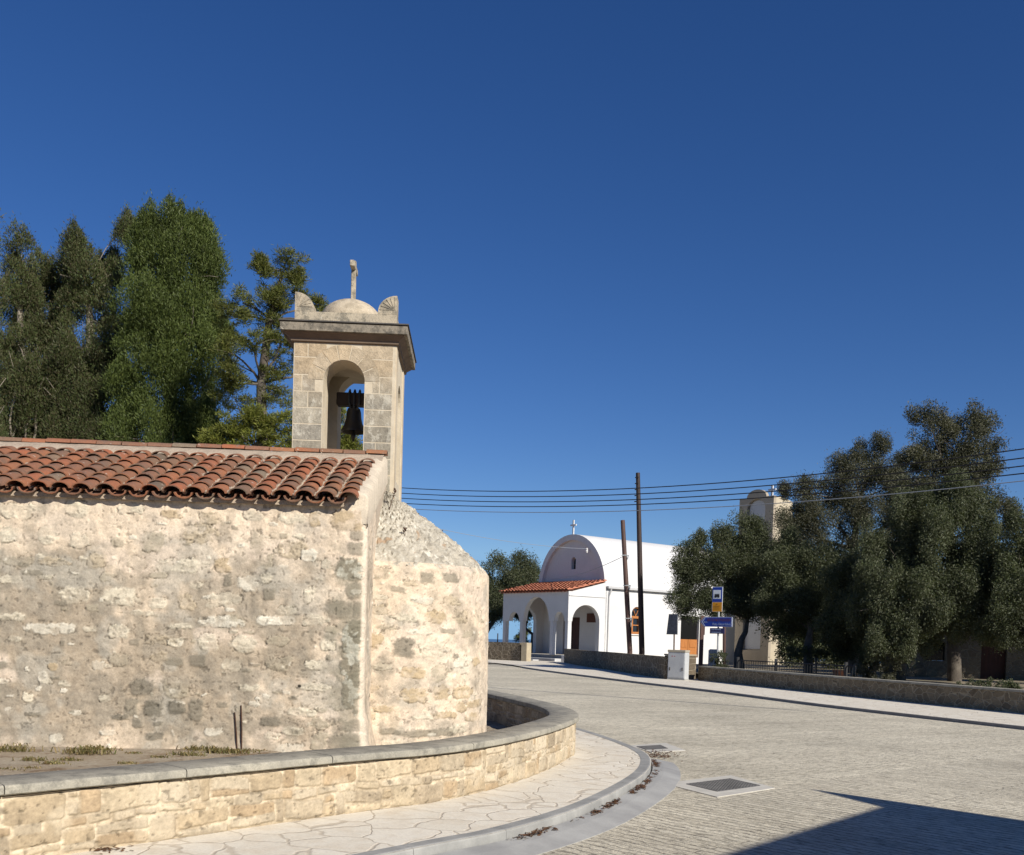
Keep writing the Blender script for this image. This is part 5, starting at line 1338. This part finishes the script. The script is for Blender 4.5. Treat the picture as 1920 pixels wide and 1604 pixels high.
# behind the chapel
tree('olive_tree', 'olive tree with bare lower limbs between the old apse and the white chapel', 'tree',
     [(950, 1075, 48, 36, 84), (918, 1100, 30, 40, 84), (985, 1085, 26, 34, 84), (940, 1125, 44, 34, 84), (975, 1120, 34, 34, 85), (1003, 1090, 16, 30, 86), (968, 1150, 22, 12, 85), (985, 1150, 18, 14, 86), (1018, 1152, 16, 14, 86), (925, 1148, 24, 16, 84)],
     [(900, 1204, 84, .28), (915, 1180, 84, .2), (935, 1150, 84, .16), (950, 1110, 84, .1)], 'leaf_olive', cover=2.6, sub=.62, ln=.16, wd=.06, gap=.1, nsub=14, group='olive trees', twigs=2, deep=.7)
tree('olive_tree', 'thin olive tree seen through the large porch arch of the chapel', 'tree',
     [(990, 1140, 16, 18, 88), (1008, 1146, 12, 14, 88), (985, 1165, 8, 8, 88)], [(999, 1190, 88, .16), (985, 1178, 88, .13), (989, 1155, 88, .1)], 'leaf_olive', cover=2, sub=.4, ln=.15, wd=.055, gap=.2, nsub=10, group='olive trees', z0=0)
tree('shrub', 'small green shrub glimpsed through the chapel porch arch', 'shrub', [(985, 1190, 13, 16, 90), (976, 1196, 12, 12, 90)], [(985, 1204, 90, .05), (985, 1195, 90, .04)], 'leaf_pine', cover=2.5, sub=.4, ln=.13, wd=.05, z0=0)
tree('olive_tree', 'distant olive top just showing above the apse roof slope', 'tree', [(858, 1040, 20, 18, 62), (846, 1055, 24, 20, 62), (872, 1052, 14, 14, 62), (852, 1080, 40, 24, 62), (850, 1110, 60, 34, 62), (830, 1130, 46, 34, 62), (868, 1135, 40, 30, 62), (850, 1160, 40, 24, 62)], [(855, 1200, 62, .15), (857, 1090, 62, .1)], 'leaf_olive2', cover=1.6, sub=.3, ln=.13, wd=.04, group='olive trees', gap=.35)
# right-hand olives
OV = dict(cover=2.5, sub=.46, ln=.10, wd=.034, gap=.10, nsub=20, group='olive trees')
tree('olive_tree', 'small forked olive tree behind the bus stop sign', 'tree',
     [(1288, 1045, 30, 34, 48), (1300, 1085, 40, 40, 48), (1270, 1120, 24, 26, 48), (1300, 1135, 40, 30, 48), (1345, 1080, 40, 60, 48), (1350, 1010, 20, 30, 48), (1385, 1010, 44, 42, 48.5), (1415, 1000, 30, 34, 48.5), (1390, 1070, 55, 55, 48), (1340, 1130, 40, 30, 47.5), (1400, 1130, 45, 26, 48), (1425, 1080, 36, 50, 48), (1310, 1020, 16, 26, 48)],
     [(1386, 1250, 47, .26), (1384, 1225, 47, .2), (1390, 1200, 47, .14), (1398, 1185, 47.5, .12), (1402, 1160, 48, .09), (1398, 1120, 48, .06)], 'leaf_olive', **OV)
tree('olive_tree', 'multi stemmed olive tree right of the belfry base', 'tree',
     [(1470, 1080, 46, 50, 46), (1520, 1060, 50, 50, 46), (1450, 1125, 36, 34, 46), (1500, 1130, 55, 40, 45.5), (1555, 1110, 40, 50, 46), (1480, 1030, 36, 36, 47), (1430, 1140, 20, 20, 46), (1540, 1160, 40, 26, 46), (1480, 1165, 40, 22, 46.5), (1520, 1185, 44, 18, 47), (1560, 1180, 34, 24, 46)],
     [(1516, 1262, 45, .24), (1514, 1215, 45, .2), (1520, 1180, 45.5, .13), (1512, 1140, 46, .08), (1500, 1100, 46, .05)], 'leaf_olive', **OV)
tree('olive_tree', 'pale stemmed olive tree between the railing and the gnarled trunk', 'tree',
     [(1590, 1080, 50, 60, 43), (1620, 1130, 50, 50, 43), (1570, 1170, 36, 40, 42.5), (1630, 1190, 46, 36, 42), (1600, 1215, 40, 24, 43), (1560, 1200, 26, 20, 43), (1600, 1150, 50, 36, 42)],
     [(1598, 1270, 43, .12), (1606, 1240, 43, .1), (1612, 1200, 43, .08), (1605, 1140, 43, .05)], 'leaf_olive', bark='barkpale', **OV)
OV2 = dict(OV); OV2.update(cover=2.3, gap=.24, sub=.44)
tree('olive_tree', 'broad tall grey olive tree filling the sky left of the tallest one', 'tree',
     [(1592, 865, 34, 30, 52), (1640, 838, 36, 28, 52), (1570, 905, 40, 36, 52), (1635, 880, 60, 40, 52), (1510, 915, 34, 22, 52), (1500, 945, 34, 34, 52), (1560, 960, 60, 44, 52), (1640, 940, 70, 50, 52), (1490, 990, 36, 36, 52), (1550, 1020, 60, 50, 52), (1630, 1010, 60, 60, 52), (1690, 900, 36, 44, 52), (1480, 1040, 40, 50, 52), (1690, 970, 40, 50, 52), (1720, 930, 40, 40, 52), (1560, 1080, 60, 50, 52), (1650, 1090, 60, 50, 52), (1490, 1100, 50, 44, 52), (1470, 920, 8, 14, 52)],
     [(1600, 1270, 51, .4), (1605, 1150, 51.5, .3), (1600, 1030, 52, .2), (1610, 940, 52, .1)], 'leaf_olive2', **OV2)
tree('olive_tree', 'tallest dark olive tree with open top and bare twigs on the right', 'tree',
     [(1742, 785, 36, 26, 43), (1770, 815, 34, 34, 43), (1828, 790, 44, 32, 43), (1860, 825, 26, 32, 43), (1800, 830, 46, 40, 43), (1730, 840, 40, 30, 43), (1770, 870, 50, 30, 43), (1830, 868, 46, 24, 43), (1712, 870, 30, 30, 43), (1855, 885, 26, 18, 43), (1800, 900, 50, 20, 43), (1850, 930, 50, 34, 43), (1880, 970, 30, 40, 43), (1720, 920, 40, 34, 43)],
     [(1790, 1290, 42, .3), (1786, 1100, 42.5, .24), (1778, 960, 43, .17), (1774, 890, 43, .1)], 'leaf_olive2', **OV2)
tree('olive_tree', 'wide dense olive tree with drooping twigs in front of the stone house', 'tree',
     [(1720, 960, 60, 44, 39), (1790, 950, 60, 44, 39), (1840, 980, 44, 50, 39), (1680, 1010, 60, 50, 39), (1760, 1030, 80, 60, 38.5), (1830, 1060, 60, 60, 39), (1660, 1080, 60, 60, 38.5), (1720, 1110, 70, 55, 38), (1800, 1120, 60, 50, 38), (1860, 1120, 40, 50, 39), (1640, 1140, 46, 44, 38.5), (1690, 1180, 46, 34, 38), (1870, 1040, 30, 50, 39), (1760, 1160, 60, 36, 38), (1830, 1165, 60, 36, 38), (1880, 1180, 50, 34, 38.5), (1660, 1210, 40, 36, 38), (1720, 1195, 46, 26, 39)],
     [(1676, 1280, 41.5, .5), (1680, 1240, 41, .42), (1692, 1190, 40, .3), (1720, 1120, 39, .2), (1750, 1030, 39, .1)], 'leaf_olive', style='weep', cover=3.0, sub=.42, ln=.10, wd=.03, gap=.08, nsub=22, group='olive trees')
tree('olive_tree', 'dark olive tree cut off by the right edge', 'tree',
     [(1905, 985, 24, 40, 37), (1930, 1010, 40, 60, 37), (1900, 1060, 36, 50, 37), (1935, 1100, 50, 60, 37), (1890, 1130, 40, 50, 36.5), (1910, 1180, 46, 44, 36.5), (1950, 1180, 40, 50, 36.5)],
     [(1960, 1300, 36.5, .3), (1950, 1200, 36.5, .22), (1930, 1080, 37, .12)], 'leaf_olive', **OV)
for px, top, D, lab in ((2090, 880, 39, 'unseen olive tree added just outside the right edge shading the stone house'), (2260, 820, 41, 'farther unseen olive tree added outside the right edge shading the stone house')):  # out-of-view trees added to throw shade on the stone house
    tree('olive_tree', lab, 'tree', [(px-60, top+60, 60, 60, D), (px+40, top+50, 70, 60, D), (px, top+130, 110, 80, D), (px-80, top+190, 70, 60, D), (px+90, top+190, 70, 60, D), (px, top+240, 100, 60, D), (px+130, top+110, 60, 60, D)],
         [(px, 1290, D, .3), (px, 1180, D, .22), (px, top+120, D, .1)], 'leaf_olive', cover=2.4, sub=.5, ln=.13, wd=.05, gap=.05, nsub=18, group='olive trees')
for lab, lob in (('dense dark olive mass in the background right of the belfry', [(1490, 1180, 46, 40, 60), (1560, 1170, 60, 50, 60), (1640, 1170, 60, 50, 60), (1600, 1215, 90, 30, 60), (1500, 1215, 40, 26, 60), (1700, 1190, 60, 50, 58), (1690, 1225, 50, 26, 58)]),
                 ('dense dark olive mass in the background behind the stone house', [(1780, 1150, 60, 50, 62), (1850, 1140, 60, 60, 62), (1920, 1150, 60, 60, 62), (1820, 1090, 60, 50, 62), (1900, 1080, 60, 50, 62)])):
    tree('olive_tree', lab, 'tree', lob, [(lob[2][0], 1245, 60, .3), (lob[2][0], 1190, 60, .2)], 'leaf_olive', cover=2.6, sub=.7, ln=.17, wd=.07, gap=.04, nsub=14, group='olive trees')
# hedges and shrubs
SH = dict(cover=3, sub=.22, ln=.06, wd=.03, gap=0, nsub=26, limbs=False)
tree('hedge', 'dark clipped hedge behind the railing under the olive trees', 'hedge', [(1490, 1222, 20, 15, 44), (1520, 1222, 24, 15, 44), (1555, 1222, 24, 15, 44), (1585, 1226, 20, 12, 44)], [(1530, 1245, 44, .05), (1530, 1230, 44, .04)], 'leaf_olive', **SH)
tree('shrub', 'round dark shrub behind the sign post and low wall', 'shrub', [(1351, 1240, 20, 22, 42.2)], [(1351, 1252, 42.2, .05), (1351, 1240, 42.2, .04)], 'leaf_olive', cover=3, sub=.14, ln=.05, wd=.028, gap=0, nsub=60, limbs=False)
tree('hedge', 'low dark hedge block behind the low wall before the stone house', 'hedge', [(1815, 1290, 20, 16, 27.5), (1845, 1290, 26, 18, 27.5), (1880, 1292, 26, 16, 27.5), (1900, 1292, 14, 14, 27.4)], [(1850, 1300, 27.5, .05), (1850, 1292, 27.5, .04)], 'leaf_olive', cover=3, sub=.12, ln=.045, wd=.025, gap=0, nsub=50, limbs=False)
tree('shrub', 'dark leafy shrub at the foot of the gnarled olive trunk', 'shrub', [(1640, 1240, 36, 36, 39.5), (1620, 1265, 30, 20, 40), (1665, 1260, 36, 26, 38.6), (1690, 1235, 20, 30, 38.8)], [(1640, 1275, 39.5, .05), (1640, 1250, 39.5, .04)], 'leaf_olive2', cover=2.6, sub=.2, ln=.07, wd=.03, gap=.1, nsub=24, limbs=False)
# dry stalks growing on the apse roof
def stalk(pts, lab, r=.004):
    m = MB(); m.tube(pts, [r]*(len(pts)-1)+[r*.5], 5); t0 = pts[-1]
    for k in range(14):
        a = random.uniform(0, 6.28); p = pts[-1].lerp(pts[0], random.uniform(0, .35)); m.tube([p, p+Vector((math.cos(a)*.02, math.sin(a)*.02, .02))], [.003, .005], 4)
    tag(m.build('dry_stalk', M['rust'], None, True), lab, 'dry plant', 'dry stalks on the apse roof')
def onroof(px, py, h, lean, lab, D):
    a = at(px, py, D); stalk([a, a+Vector((lean*.4, 0, h*.5)), a+Vector((lean, 0, h))], lab)
onroof(729, 962, .26, .07, 'bent dry stalk leaning against the foot of the bell tower', 10.95)
onroof(759, 1015, .13, .0, 'short reddish dry stalk in the middle of the apse roof', 10.55)
onroof(784, 986, .12, -.01, 'upright dry stalk on the skyline of the apse roof', 11.3)
onroof(822, 1015, .11, .03, 'dry seed head stalk lower down the apse roof skyline', 11.3)
print('faces', sum(len(o.data.polygons) for o in bpy.data.objects if o.type == 'MESH'))
